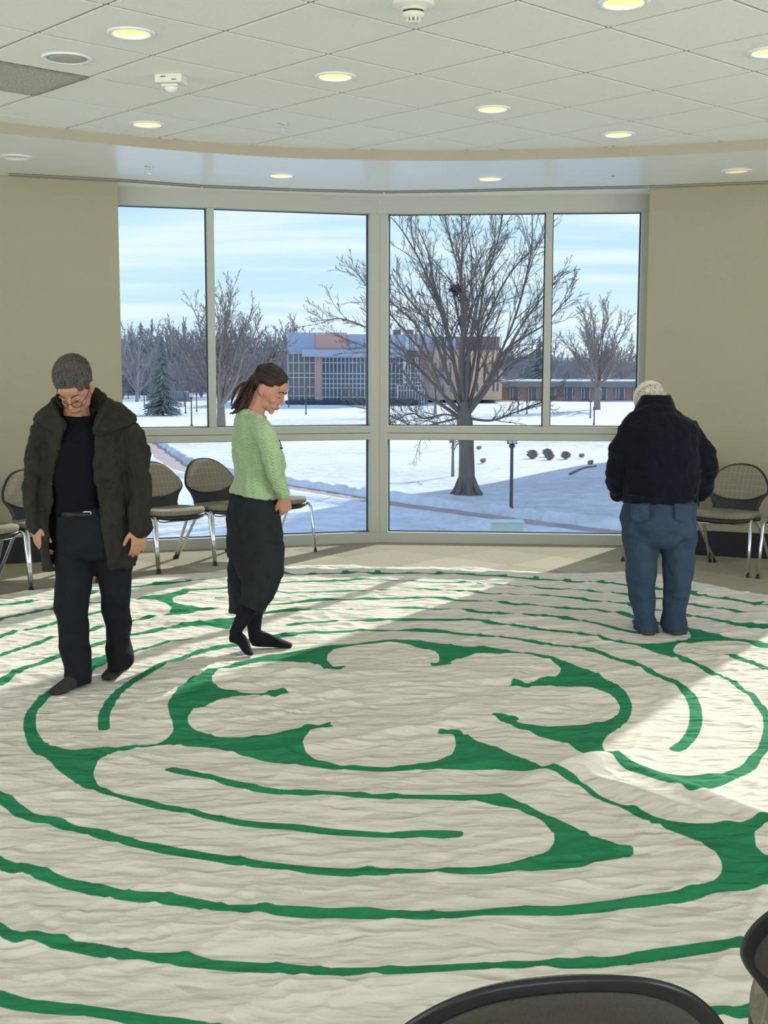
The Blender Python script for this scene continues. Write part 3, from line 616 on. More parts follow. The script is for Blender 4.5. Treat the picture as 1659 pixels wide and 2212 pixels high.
    at_ = me.attributes.new('dye', 'FLOAT', 'POINT'); at_.data.foreach_set('value', S.ravel()[used].astype(np.float32))
    o = bpy.data.objects.new('labyrinth_cloth', me); C.objects.link(o)
    m = bpy.data.materials.new('dyed_canvas'); nt, N, L, b = nodes_of(m)
    an = N.new('ShaderNodeAttribute'); an.attribute_name = 'dye'
    mr = N.new('ShaderNodeMapRange'); mr.inputs[1].default_value = -.0018; mr.inputs[2].default_value = .0018; L.new(an.outputs['Fac'], mr.inputs[0])
    tc = N.new('ShaderNodeTexCoord')
    n1 = N.new('ShaderNodeTexNoise'); n1.inputs['Scale'].default_value = 1.6; n1.inputs['Detail'].default_value = 6; L.new(tc.outputs['Object'], n1.inputs['Vector'])
    gm = N.new('ShaderNodeMixRGB'); gm.inputs[1].default_value = srgb(38, 122, 80); gm.inputs[2].default_value = srgb(52, 142, 98); L.new(n1.outputs[0], gm.inputs[0])
    cm = N.new('ShaderNodeMixRGB'); cm.inputs[1].default_value = srgb(220, 213, 198); cm.inputs[2].default_value = srgb(233, 227, 214); L.new(n1.outputs[0], cm.inputs[0])
    mx = N.new('ShaderNodeMixRGB'); L.new(mr.outputs[0], mx.inputs[0]); L.new(gm.outputs[0], mx.inputs[1]); L.new(cm.outputs[0], mx.inputs[2])
    L.new(mx.outputs[0], b.inputs['Base Color']); b.inputs['Roughness'].default_value = .95; b.inputs['Specular IOR Level'].default_value = .15
    # fine crumple
    mp = N.new('ShaderNodeMapping'); mp.inputs['Rotation'].default_value = (0, 0, -.2); mp.inputs['Scale'].default_value = (3.0, 9, 1); L.new(tc.outputs['Object'], mp.inputs[0])
    n2 = N.new('ShaderNodeTexNoise'); n2.inputs['Scale'].default_value = 1.0; n2.inputs['Detail'].default_value = 7; n2.inputs['Distortion'].default_value = 1.2; L.new(mp.outputs[0], n2.inputs['Vector'])
    n2.noise_type = 'RIDGED_MULTIFRACTAL' if hasattr(n2, 'noise_type') else 'FBM'
    b1 = N.new('ShaderNodeBump'); b1.inputs['Strength'].default_value = .75; b1.inputs['Distance'].default_value = .012; L.new(n2.outputs[0], b1.inputs['Height'])
    n3 = N.new('ShaderNodeTexNoise'); n3.inputs['Scale'].default_value = 14; n3.inputs['Detail'].default_value = 4; L.new(tc.outputs['Object'], n3.inputs['Vector'])
    b2 = N.new('ShaderNodeBump'); b2.inputs['Strength'].default_value = .5; b2.inputs['Distance'].default_value = .012; L.new(n3.outputs[0], b2.inputs['Height']); L.new(b1.outputs[0], b2.inputs['Normal'])
    m3 = N.new('ShaderNodeMapping'); m3.inputs['Rotation'].default_value = (0, 0, -.35); m3.inputs['Scale'].default_value = (1.6, 4.2, 1); L.new(tc.outputs['Object'], m3.inputs[0])
    wn = N.new('ShaderNodeTexNoise'); wn.inputs['Scale'].default_value = 2.2; L.new(m3.outputs[0], wn.inputs['Vector'])
    va = N.new('ShaderNodeVectorMath'); va.operation = 'MULTIPLY_ADD'; va.inputs[1].default_value = (.9, .9, .9); L.new(wn.outputs['Color'], va.inputs[0]); L.new(m3.outputs[0], va.inputs[2])
    vo = N.new('ShaderNodeTexVoronoi'); vo.inputs['Scale'].default_value = 2.4; L.new(va.outputs[0], vo.inputs['Vector'])
    m4 = N.new('ShaderNodeMapping'); m4.inputs['Rotation'].default_value = (0, 0, .8); m4.inputs['Scale'].default_value = (1.5, 4.5, 1); L.new(tc.outputs['Object'], m4.inputs[0])
    vb = N.new('ShaderNodeVectorMath'); vb.operation = 'MULTIPLY_ADD'; vb.inputs[1].default_value = (.8, .8, .8); L.new(wn.outputs['Color'], vb.inputs[0]); L.new(m4.outputs[0], vb.inputs[2])
    vp = N.new('ShaderNodeTexVoronoi'); vp.inputs['Scale'].default_value = 3.3; L.new(vb.outputs[0], vp.inputs['Vector'])
    b3 = N.new('ShaderNodeBump'); b3.inputs['Strength'].default_value = .48; b3.inputs['Distance'].default_value = .035; L.new(vo.outputs['Distance'], b3.inputs['Height']); L.new(b2.outputs[0], b3.inputs['Normal'])
    b4 = N.new('ShaderNodeBump'); b4.inputs['Strength'].default_value = .4; b4.inputs['Distance'].default_value = .025; L.new(vp.outputs['Distance'], b4.inputs['Height']); L.new(b3.outputs[0], b4.inputs['Normal'])
    L.new(b4.outputs[0], b.inputs['Normal'])
    me.materials.append(m)
    tag(o, 'large round wrinkled canvas with a green labyrinth pattern spread over the carpet', 'floor cloth')
    return o
FEET = [(-1.45, 5.86), (-1.30, 6.05), (-.72, 6.52), (-.62, 6.66), (1.52, 7.13), (1.68, 7.13)]
make_cloth()
# ------------------------------------------------------------------ chairs
def chair_fabric():
    m = bpy.data.materials.new('taupe_check_fabric'); nt, N, L, b = nodes_of(m)
    tc = N.new('ShaderNodeTexCoord'); sp = N.new('ShaderNodeSeparateXYZ'); L.new(tc.outputs['Object'], sp.inputs[0])
    def lines(sock, freq, thr):
        a = N.new('ShaderNodeMath'); a.operation = 'MULTIPLY'; a.inputs[1].default_value = freq; L.new(sock, a.inputs[0])
        f = N.new('ShaderNodeMath'); f.operation = 'FRACT'; L.new(a.outputs[0], f.inputs[0])
        g = N.new('ShaderNodeMath'); g.operation = 'LESS_THAN'; g.inputs[1].default_value = thr; L.new(f.outputs[0], g.inputs[0]); return g.outputs[0]
    ad = N.new('ShaderNodeMath'); ad.operation = 'ADD'; L.new(lines(sp.outputs[0], 27, .10), ad.inputs[0]); L.new(lines(sp.outputs[2], 22, .08), ad.inputs[1])
    n = N.new('ShaderNodeTexNoise'); n.inputs['Scale'].default_value = 240; n.inputs['Detail'].default_value = 3; L.new(tc.outputs['Object'], n.inputs['Vector'])
    c1 = N.new('ShaderNodeMixRGB'); c1.inputs[1].default_value = srgb(112, 106, 92); c1.inputs[2].default_value = srgb(150, 143, 126); L.new(n.outputs[0], c1.inputs[0])
    sc = N.new('ShaderNodeMath'); sc.operation = 'MULTIPLY'; sc.inputs[1].default_value = .3; L.new(ad.outputs[0], sc.inputs[0])
    c2 = N.new('ShaderNodeMixRGB'); L.new(sc.outputs[0], c2.inputs[0]); L.new(c1.outputs[0], c2.inputs[1]); c2.inputs[2].default_value = srgb(182, 174, 154)
    L.new(c2.outputs[0], b.inputs['Base Color']); b.inputs['Roughness'].default_value = .95; b.inputs['Specular IOR Level'].default_value = .15
    bp = N.new('ShaderNodeBump'); bp.inputs['Strength'].default_value = .4; bp.inputs['Distance'].default_value = .002; L.new(n.outputs[0], bp.inputs['Height']); L.new(bp.outputs[0], b.inputs['Normal'])
    return m
m_fab = chair_fabric()
m_fab2 = fabric_shaded = mat('shaded_rear_fabric', (70, 67, 58), .95, var=.2, vscale=120, bump=.3, bscale=300)  # chair fabric darkened to paint in the shade on the backs
m_shell = mat('black_chair_plastic', (26, 27, 31), .38, var=.05, spec=.5)
def mirror(h): return h+[(-x, y) for x, y in h[::-1] if abs(x) > 1e-6]
def dense(h, n=6):
    P = mirror(h); k = len(P); out = []
    for i in range(k):
        p0, p1, p2, p3 = P[(i-1) % k], P[i], P[(i+1) % k], P[(i+2) % k]
        for q in range(n):
            t = q/n; out.append(tuple(.5*((2*p1[d])+(-p0[d]+p2[d])*t+(2*p0[d]-5*p1[d]+4*p2[d]-p3[d])*t*t+(-p0[d]+3*p1[d]-3*p2[d]+p3[d])*t**3) for d in (0, 1)))
    return out
def pad(mb, outl, cen, fn, thick, dome=0, rings=7):
    """closed cushion: outline around cen, fn(x, y, h) -> 3D; rounded rim"""
    n = len(outl); V = []; F = []
    def layer(s, h): 
        for x, y in outl: V.append(fn(cen[0]+(x-cen[0])*s, cen[1]+(y-cen[1])*s, h))
    prof = [(k/rings*.97, thick/2+dome*(1-(k/rings)**2)) for k in range(1, rings+1)]+[(.985, thick*.32), (1.0, 0), (.985, -thick*.32)]+[(k/rings*.97, -thick/2) for k in range(rings, 0, -1)]
    for s_, h in prof: layer(s_, h)
    V.append(fn(cen[0], cen[1], thick/2+dome)); V.append(fn(cen[0], cen[1], -thick/2)); t = len(V)-2
    K = len(prof)
    for k in range(K-1):
        for j in range(n): F.append((k*n+j, k*n+(j+1) % n, (k+1)*n+(j+1) % n, (k+1)*n+j))
    for j in range(n): F.append((t, (j+1) % n, j)); F.append((t+1, (K-1)*n+j, (K-1)*n+(j+1) % n))
    mb.add(V, F)
def make_chair(label):
    t = thing('stacking_chair', label, 'chair')
    back = dense([(0, .800), (.082, .791), (.142, .766), (.190, .727), (.232, .672), (.252, .620), (.246, .585), (.212, .54), (.186, .48), (.172, .435), (0, .425)])
    cush = dense([(0, .790), (.078, .781), (.135, .757), (.180, .720), (.219, .668), (.238, .622), (.229, .590), (.172, .560), (.10, .535), (0, .528)])
    def by(x, z): return -.135-.24*(z-.43)+.65*x*x-.25*(z-.43)**2
    fb = lambda x, z, h: (x, by(x, z)+h, z)
    b = MB(); pad(b, back, (0, .62), fb, .016); b.build('back_shell', m_shell, t, smooth=True)
    b = MB(); pad(b, cush, (0, .66), lambda x, z, h: (x, by(x, z)+.014+h, z), .022, .006); b.build('back_cushion', m_fab, t, smooth=True)
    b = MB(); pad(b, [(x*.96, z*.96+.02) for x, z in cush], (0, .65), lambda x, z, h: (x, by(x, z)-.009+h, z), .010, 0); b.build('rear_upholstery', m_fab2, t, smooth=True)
    seat = dense([(0, .240), (.12, .234), (.205, .200), (.248, .125), (.246, .0), (.215, -.08), (.15, -.130), (0, -.145)])
    def sz(x, y): return .438-.10*max(0, y-.12)**1.0*.6+.25*x*x*.6-.02*(1-abs(y)*3 if abs(y) < .33 else 0)
    b = MB(); pad(b, seat, (0, 0), lambda x, y, h: (x, y, sz(x, y)+h+.008), .036, .004); b.build('seat_cushion', m_fab, t, smooth=True)
    b = MB(); pad(b, [(x*1.0, y*1.0) for x, y in seat], (0, 0), lambda x, y, h: (x*1.004, y*1.004, sz(x, y)-.020+h-.018*(1-(x/.25)**2)*(1 if h < 0 else .2)), .022); b.build('seat_shell', m_shell, t, smooth=True)
    # neck between seat and back shell
    b = MB(); b.tube([(-.13, -.10, .415), (-.10, -.140, .43), (0, -.142, .432), (.10, -.140, .43), (.13, -.10, .415)], .020, 10); b.build('back_bracket', m_shell, t, smooth=True)
    for s in (-1, 1):
        b = MB(); b.tube([(s*.205, .02, .408), (s*.225, .13, .412), (s*.243, .185, .405), (s*.249, .205, .38), (s*.254, .225, .20), (s*.259, .245, .015)], .0115, 12); l = b.build('leg', m_chrome, t, smooth=True)
        b = MB(); b.lathe([(.0135, 0), (.0145, .006), (.0135, .022), (.0, .022)], 12, Matrix.Translation((s*.2595, .247, 0))); b.build('foot_glide', m_shell, l)
        b = MB(); b.tube([(s*.205, .10, .405), (s*.215, .02, .395), (s*.222, -.06, .33), (s*.240, -.18, .14), (s*.250, -.262, .015)], .0115, 12); l = b.build('leg', m_chrome, t, smooth=True)
        b = MB(); b.lathe([(.0135, 0), (.0145, .006), (.0135, .022), (.0, .022)], 12, Matrix.Translation((s*.2505, -.265, 0))); b.build('foot_glide', m_shell, l)
    b = MB(); b.tube([(-.243, .185, .40), (-.215, .175, .392), (-.185, .165, .374), (-.15, .16, .368), (.15, .16, .368), (.185, .165, .374), (.215, .175, .392), (.243, .185, .40)], .006, 8)
    b.tube([(-.215, .0, .39), (-.17, -.02, .375), (.17, -.02, .375), (.215, .0, .39)], .006, 8); b.build('cross_bar', m_chrome, t, smooth=True)
    return t
def place(c, fl_, fr_, label=None, first=False, group='stacking chairs around the cloth'):
    """put the chair so its two front feet (as seen facing it: left, right) stand on the given points"""
    fl_, fr_ = Vector(fl_), Vector(fr_); mid = (fl_+fr_)/2; e = (fr_-fl_).normalized(); n = Vector((e.y, -e.x))  # towards the hall
    if n.y > 0 and CHAIR_FLIP is False: n = -n
    rz = math.atan2(n.y, n.x)-pi/2; p = mid-n*.247
    if first: c.location = (p.x, p.y, 0); c.rotation_euler = (0, 0, rz); c['label'] = label; c['group'] = group; return c
    return dup(c, (p.x, p.y, 0), rz, label, group)
CHAIR_FLIP = False
chair = make_chair('x')
base = Vector((-2.42, 8.41)); st = Vector((.370, .374))
labs = ['grey stacking chair cut by the left edge of the picture',
        'grey stacking chair whose back shows left of the man in the coat',
        'grey stacking chair almost hidden behind the man in the long coat',
        'grey stacking chair before the left window, just right of the coated man',
        'grey stacking chair with sunlit back patch, just left of the woman',
        'grey stacking chair whose seat shows right of the woman in green']
for k in range(-1, 5):
    a = base+st*k; c_ = a+st
    off = Vector((-.004, .004))
    place(chair, a+st*.02, c_-st*.02, labs[k+1], first=(k == -1))
a = Vector((2.24, 9.37)); s2 = Vector((.47, -.36))
place(chair, (1.91, 9.79), (2.235, 9.405), 'grey stacking chair mostly hidden behind the man in jeans')
place(chair, a+s2*.02, a+s2*.98, 'grey stacking chair in full view by the wall, right of the man in jeans')
place(chair, a+s2*1.02, a+s2*1.98, 'grey stacking chair with its seat cut by the right edge of the picture')
# two chairs of the near side of the circle, seen from behind
dup(chair, (.205, 1.70, 0), R(6), 'dark chair back at the bottom edge of the picture, seen from behind', 'stacking chairs around the cloth')
dup(chair, (.860, 1.935, 0), R(-22), 'dark chair back cut by the lower right edge of the picture', 'stacking chairs around the cloth')
# ------------------------------------------------------------------ outdoors
GZ = -5.36
def snow_mat():
    m = bpy.data.materials.new('snow'); nt, N, L, b = nodes_of(m)
    tc = N.new('ShaderNodeTexCoord')
    n = N.new('ShaderNodeTexNoise'); n.inputs['Scale'].default_value = .9; n.inputs['Detail'].default_value = 8; n.inputs['Roughness'].default_value = .7; L.new(tc.outputs['Object'], n.inputs['Vector'])
    n0 = N.new('ShaderNodeTexNoise'); n0.inputs['Scale'].default_value = .045; n0.inputs['Detail'].default_value = 3; L.new(tc.outputs['Object'], n0.inputs['Vector'])
    mu = N.new('ShaderNodeMath'); mu.operation = 'MULTIPLY'; L.new(n.outputs[0], mu.inputs[0]); L.new(n0.outputs[0], mu.inputs[1])
    rp = N.new('ShaderNodeValToRGB'); L.new(mu.outputs[0], rp.inputs[0])
    rp.color_ramp.elements[0].position = .16; rp.color_ramp.elements[0].color = srgb(238, 240, 244)
    rp.color_ramp.elements[1].position = .36; rp.color_ramp.elements[1].color = srgb(196, 198, 186)
    L.new(rp.outputs[0], b.inputs['Base Color']); b.inputs['Roughness'].default_value = .8; b.inputs['Specular IOR Level'].default_value = .2
    bp = N.new('ShaderNodeBump'); bp.inputs['Strength'].default_value = .6; bp.inputs['Distance'].default_value = .3; L.new(n.outputs[0], bp.inputs['Height']); L.new(bp.outputs[0], b.inputs['Normal'])
    return m
m_snow = snow_mat()
m_path = mat('trodden_snow_path', (176, 156, 150), .9, var=.25, vscale=.8, bump=.3, bscale=6)
m_bark = mat('tree_bark', (122, 112, 104), .95, var=.25, vscale=3, bump=.8, bscale=14, stretch=(1, 1, .25))
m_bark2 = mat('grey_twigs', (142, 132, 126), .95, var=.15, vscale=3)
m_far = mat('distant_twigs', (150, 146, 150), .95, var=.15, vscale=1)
b = MB(); 
gx = list(np.arange(-90, 91, 4.0)); gy = list(np.concatenate([np.arange(20, 130, 2.0), np.arange(130, 420, 10.0)]))
def path_y(x):
    return None
bank = [tuple(on_level(x, y, GZ).to_2d()) for x, y in ((345, 958), (365, 962), (400, 988), (440, 1012), (540, 1030), (640, 1042), (720, 1054), (830, 1075), (950, 1090))]
def gh(x, y): return .10*math.sin(x*.21+y*.13)+.08*math.sin(x*.05-y*.09+1)-(0.0)
V = [(x, y, GZ+gh(x, y)-.12) for y in gy for x in gx]; nx = len(gx)
b.add(V, [(j*nx+i, j*nx+i+1, (j+1)*nx+i+1, (j+1)*nx+i) for j in range(len(gy)-1) for i in range(nx-1)])
b.build('snowy_lawn', m_snow, smooth=True); struct(bpy.data.objects['snowy_lawn'])
b = MB(); b.add([(-900, 14, GZ-.6), (900, 14, GZ-.6), (900, 1200, GZ-.6), (-900, 1200, GZ-.6)], [(0, 1, 2, 3)]); struct(b.build('snow_field', m_snow))
# path and the cleared snow banked along it
pth = catmull([tuple(on_level(x, y, GZ).to_2d()) for x, y in ((318, 955), (345, 975), (400, 1012), (500, 1036), (620, 1056), (700, 1070), (830, 1092), (1000, 1114), (1150, 1133), (1345, 1154), (1500, 1172))], 12)
rs = random.Random(2)
b = MB(); V = []
for i, p in enumerate(pth):
    q = pth[min(i+1, len(pth)-1)]; o = pth[max(i-1, 0)]; e = Vector((q[0]-o[0], q[1]-o[1])).normalized(); n = Vector((-e.y, e.x))
    w = .85+rs.uniform(-.18, .18)
    for s in (-w, w+rs.uniform(-.1, .2)): V.append((p[0]+n.x*s, p[1]+n.y*s, GZ+gh(p[0], p[1])-.05))
b.add(V, [(2*i, 2*i+1, 2*i+3, 2*i+2) for i in range(len(pth)-1)]); struct(b.build('footpath', m_path))
b = MB()
for side, hh, w0 in ((1, .34, 1.3), (-1, .05, 1.2)):
    V = []
    for i, p in enumerate(pth):
        q = pth[min(i+1, len(pth)-1)]; o = pth[max(i-1, 0)]; e = Vector((q[0]-o[0], q[1]-o[1])).normalized(); n = Vector((-e.y, e.x))
        if n.y < 0: n = -n
        h = hh*(.7+rs.uniform(0, .6))
        for s, z in ((.72+rs.uniform(-.1, .15), -.10), (.98, h*.9), (1.3, h), (1.9, -.06), (2.2, -.2)):
            V.append((p[0]+side*n.x*s, p[1]+side*n.y*s, GZ+gh(p[0], p[1])+z))
    b.add(V, [(5*i+k, 5*i+k+1, 5*(i+1)+k+1, 5*(i+1)+k) for i in range(len(pth)-1) for k in range(4)])
struct(b.build('snow_bank', m_snow, smooth=True))

def grow(mb, P, r0, r1, rs, kids, depth, sides, spread, lenf, up=.25, start=.25):
    """P: limb polyline. adds it and recursive twigs"""
    n = len(P); rad = [r0+(r1-r0)*(i/(n-1))**.8 for i in range(n)]
    mb.tube(P, rad, sides, caps=False)
    if depth <= 0: return
    L_ = sum((P[i+1]-P[i]).length for i in range(n-1))
    k = kids[0]
    for c in range(k):
        t = start+(1-start)*(c+rs.random())/k; f = t*(n-1); i = min(int(f), n-2); p = P[i].lerp(P[i+1], f-i)
        d = (P[i+1]-P[i]).normalized()
        ax = d.cross(Vector((rs.gauss(0, 1), rs.gauss(0, 1), rs.gauss(0, 1)))).normalized()
        q = (Matrix.Rotation(R(rs.uniform(*spread)), 3, ax) @ d)
        q = (q+Vector((0, 0, up*rs.uniform(.2, 1.4)))).normalized()
        l = L_*lenf*rs.uniform(.6, 1.15)*(1-.55*t); r = (r0+(r1-r0)*t)*.46
        pts = [p]; cur = q
        seg = 4 if depth > 1 else 3
        for s in range(seg):
            cur = (cur+Vector((rs.gauss(0, .13), rs.gauss(0, .13), rs.gauss(0, .10)+up*.12))).normalized(); pts.append(pts[-1]+cur*l/seg)
        grow(mb, pts, r, max(r*.3, TWIG), rs, kids[1:], depth-1, max(3, sides-1), spread, lenf, up, .12)
TWIG = .010
# the big maple, limb by limb
rs = random.Random(7); TY = 67.9
mb = MB()
def L3(pts, dy=0):
    P = [tuple(at(x, y, TY)+Vector((0, dy*k/(len(pts)-1), 0))) for k, (x, y) in enumerate(pts)]
    P = [Vector(p) for p in catmull(P, 4)]; return P
trunk = L3([(1008, 1068), (1008, 1050), (1008, 1000), (1007, 950), (1004, 915), (1002, 890), (1000, 868)])
trad = [.78, .66, .58, .52, .48, .46, .45, .44, .43, .42, .41, .41, .42, .42, .42, .43, .44, .44, .42, .38, .34, .32, .3, .28, .26]
mb.tube(trunk, (trad+[.26]*10)[:len(trunk)], 14)
for k in range(7):
    a = 2*pi*k/7+.3; base_ = trunk[0]; mb.tube([base_+Vector((cos(a)*.95, sin(a)*.95, -.15)), base_+Vector((cos(a)*.62, sin(a)*.62, .22)), base_+Vector((cos(a)*.38, sin(a)*.38, .9))], [.12, .16, .12], 6)
limbs = [([(1003, 890), (1000, 800), (999, 700), (996, 600), (999, 520), (994, 440)], .24, 0), ([(1000, 880), (985, 800), (970, 720), (955, 660), (938, 600), (928, 540), (905, 480)], .20, 2.5),
 ([(1005, 880), (1010, 780), (1020, 700), (1035, 630), (1060, 560), (1075, 500), (1080, 450)], .18, -2), ([(1008, 890), (1030, 820), (1040, 740), (1060, 680), (1100, 600), (1140, 550), (1178, 520)], .17, 3),
 ([(998, 885), (970, 820), (940, 740), (915, 690), (880, 650), (845, 600)], .17, -3), ([(996, 895), (955, 850), (925, 770), (900, 710), (870, 680), (830, 650), (800, 640)], .15, -4),
 ([(1010, 895), (1050, 840), (1075, 790), (1110, 720), (1150, 660), (1185, 615)], .17, -3), ([(1012, 895), (1040, 850), (1080, 820), (1110, 790), (1150, 770), (1190, 745)], .12, 4),
 ([(996, 905), (950, 872), (900, 845), (870, 800), (835, 770), (780, 745), (720, 720)], .15, 2), ([(1012, 903), (1060, 908), (1110, 890), (1160, 870), (1210, 848)], .12, -1),
 ([(998, 905), (960, 894), (915, 902), (890, 890), (860, 900), (835, 915)], .08, -3), ([(1006, 870), (1030, 760), (1045, 660), (1062, 560), (1090, 480)], .15, 4),
 ([(1001, 875), (975, 760), (960, 700), (940, 640), (905, 560), (870, 500), (845, 470)], .17, 0), ([(1009, 880), (1040, 845), (1090, 760), (1130, 730), (1180, 700), (1215, 660), (1245, 630)], .13, 1),
 ([(997, 890), (960, 855), (900, 790), (860, 750), (800, 712), (740, 690), (705, 695)], .14, -1), ([(970, 830), (930, 780), (880, 720), (830, 660), (790, 610), (765, 575)], .11, 3),
 ([(1004, 880), (990, 780), (1000, 690), (985, 600), (960, 520), (945, 455)], .14, -5), ([(1006, 880), (1018, 800), (1010, 700), (1025, 620), (1030, 540), (1020, 450)], .14, 5),
 ([(1000, 900), (950, 915), (900, 925), (850, 905), (800, 890), (740, 880)], .09, 4), ([(1012, 890), (1060, 800), (1100, 700), (1120, 620), (1130, 540), (1125, 480)], .12, -5)]
for pts, r, dy in limbs:
    grow(mb, L3(pts, dy), r*.78, .022, rs, [17, 8, 5], 3, 6, (20, 50), .42, .22, .18)
o = mb.build('bare_tree', m_bark, smooth=True, loc=tuple(trunk[0]), fix=False)
tag(o, 'large leafless tree with a broad forked crown filling the pane right of the centre post', 'tree', 'leafless trees on the campus lawn')
b = MB(); pn = at(985, 625, TY)
for k in range(90):
    d = Vector((rs.gauss(0, .17), rs.gauss(0, .17), rs.gauss(0, .13))); e = Vector((rs.gauss(0, 1), rs.gauss(0, 1), rs.gauss(0, .6))).normalized()*.2
    b.tube([pn+d-e, pn+d+e], .02, 4)
b.sphere(pn, (.24, .24, .2), 10, 6)
tag(b.build('squirrel_nest', mat('dead_leaves', (92, 76, 64), 1, var=.3), loc=tuple(pn)), 'dark leafy nest lodged in the crown of the large bare tree', 'nest')

def bare_tree(seed, H, spreadx, nl, kids, depth, low=.25, r=.3, lean=0, mt=None, twig=.02, fan=1.0):
    global TWIG
    TWIG = twig; rs = random.Random(seed); mb = MB(); z0 = H*low
    mb.tube([Vector((0, 0, -.4)), Vector((0, 0, .0)), Vector((lean*.2, 0, z0*.5)), Vector((lean*.5, 0, z0))], [r*1.5, r*1.15, r*.95, r*.85], 9)
    for i in range(nl):
        a = 2*pi*i/nl*2.4+rs.uniform(-.3, .3); f = (i+.5)/nl; out = spreadx*(.12+.95*f**.8)*fan; hz = H*(1.0-.52*f**1.5)*rs.uniform(.92, 1.04)
        st_ = Vector((lean*.5, 0, z0*rs.uniform(.7, 1.0))); P = []
        for s in range(6):
            t = s/5; P.append((st_.x+cos(a)*out*t**(.85+.3*(1-f)), st_.y+sin(a)*out*t**.9*.9, st_.z+(hz-st_.z)*(t**(.95))))
        P = [Vector(p)+Vector((rs.gauss(0, .12), rs.gauss(0, .12), 0))*(.5+H/16) for p in P]
        grow(mb, P, r*.42, twig*1.8, rs, kids, depth, 5, (20, 48), .38, .2, .2)
    return mb
def place_tree(mb, m, px_, py_, label, group='leafless trees on the campus lawn', z=GZ, Y=None):
    p = on_level(px_, py_, GZ) if Y is None else at(px_, py_, Y)
    o = mb.build('bare_tree', m, smooth=True, fix=False); o.location = (p.x, p.y, GZ); return tag(o, label, 'tree', group)
t2 = place_tree(bare_tree(21, 15.5, 7.6, 18, [16, 8, 4], 3, .22, .5, twig=.022), m_bark2, 478, 925, 'broad leafless tree seen through the left window, split by the slim mullion')
t3 = place_tree(bare_tree(33, 17.0, 8.2, 17, [16, 8, 4], 3, .24, .5, twig=.028), m_bark2, 1290, 884, 'round leafless tree on the snow in the far right pane, before the low building')
t4 = place_tree(bare_tree(5, 5.2, 2.0, 9, [9, 5], 2, .42, .09, twig=.01), m_bark2, 978, 1023, 'thin young sapling on the snow just left of the big trunk')
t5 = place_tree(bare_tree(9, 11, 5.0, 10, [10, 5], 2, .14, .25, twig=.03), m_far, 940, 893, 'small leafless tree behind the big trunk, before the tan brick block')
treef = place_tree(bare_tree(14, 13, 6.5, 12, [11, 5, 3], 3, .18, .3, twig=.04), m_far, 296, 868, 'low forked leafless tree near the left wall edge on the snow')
# distant belt of trees, each a copy of two builds
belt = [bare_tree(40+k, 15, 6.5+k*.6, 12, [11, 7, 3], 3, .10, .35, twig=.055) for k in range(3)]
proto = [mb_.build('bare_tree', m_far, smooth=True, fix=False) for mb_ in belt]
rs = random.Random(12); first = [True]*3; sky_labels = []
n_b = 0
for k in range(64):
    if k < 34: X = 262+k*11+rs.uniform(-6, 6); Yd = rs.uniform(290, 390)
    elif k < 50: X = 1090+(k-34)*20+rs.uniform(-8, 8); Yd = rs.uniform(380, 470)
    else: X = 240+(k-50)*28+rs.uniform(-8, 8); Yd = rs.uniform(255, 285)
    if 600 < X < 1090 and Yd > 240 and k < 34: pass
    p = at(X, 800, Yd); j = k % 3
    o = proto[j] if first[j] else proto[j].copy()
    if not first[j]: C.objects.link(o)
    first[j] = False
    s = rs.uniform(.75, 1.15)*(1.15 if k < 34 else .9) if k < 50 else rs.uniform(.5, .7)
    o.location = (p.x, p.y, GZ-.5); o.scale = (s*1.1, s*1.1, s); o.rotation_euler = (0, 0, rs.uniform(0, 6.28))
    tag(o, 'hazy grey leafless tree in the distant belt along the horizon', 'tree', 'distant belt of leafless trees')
# conifers
def conifer(seed, H, W):
    rs = random.Random(seed); mb = MB(); mb.tube([(0, 0, -.3), (0, 0, H)], [.25, .04], 7)
    z = H*.06
    while z < H*.98:
        f = 1-z/H; rr = W*f**.85+.15
        for k in range(int(9+8*f)):
            a = rs.uniform(0, 6.28); l = rr*rs.uniform(.7, 1.1); dz = -l*.25
            e = Vector((cos(a), sin(a), 0)); n = Vector((-sin(a), cos(a), 0)); p0 = Vector((0, 0, z+rs.uniform(-.2, .2)))
            for q in range(6):
                t = (q+1)/6; w = .42*l*(1-t*.75)*.5; c_ = p0+e*l*t+Vector((0, 0, dz*t))
                mb.add([c_+n*w+Vector((0, 0, -.12)), c_-n*w+Vector((0, 0, -.12)), c_+e*l*.22+Vector((0, 0, -.25)), c_+Vector((0, 0, .14))], [(0, 2, 3), (1, 3, 2), (0, 3, 1)])
        z += H*.035
    return mb
m_con = mat('hazed_conifer_needles', (128, 136, 136), 1, var=.3, vscale=2)  # needle colour paled towards grey to imitate haze
cs = [(215, 770, 255, 330, 12, 3.2), (310, 745, 300, 340, 19, 4.6), (347, 752, 175, 205, 13.0, 4.6), (508, 765, 330, 330, 15, 4), (1178, 765, 330, 350, 15, 4.2)]
for k, (X, Y, d0, d1, hh, ww) in enumerate(cs):
    pass
cl = [(307, 300, 17.5, 4.2, 'far grey-green conifer left of the big bare tree, above a snowy roof'), (350, 178, 11.2, 2.6, 'dark green spruce standing on the snow behind the lamp posts at left'),
      (510, 330, 16, 4.0, 'faint conifer tip on the skyline right of the slim left mullion'), (1165, 330, 15, 4.2, 'dark conifer beyond the low building, left of the slim right mullion'), (1148, 340, 11, 3.4, 'small conifer beyond the low building next to the taller dark conifer')]
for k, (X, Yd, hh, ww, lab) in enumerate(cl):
    p = at(X, 800, Yd); o = conifer(60+k, hh, ww).build('conifer', m_con, fix=False); o.location = (p.x, p.y, GZ); tag(o, lab, 'tree', 'conifers on the horizon')
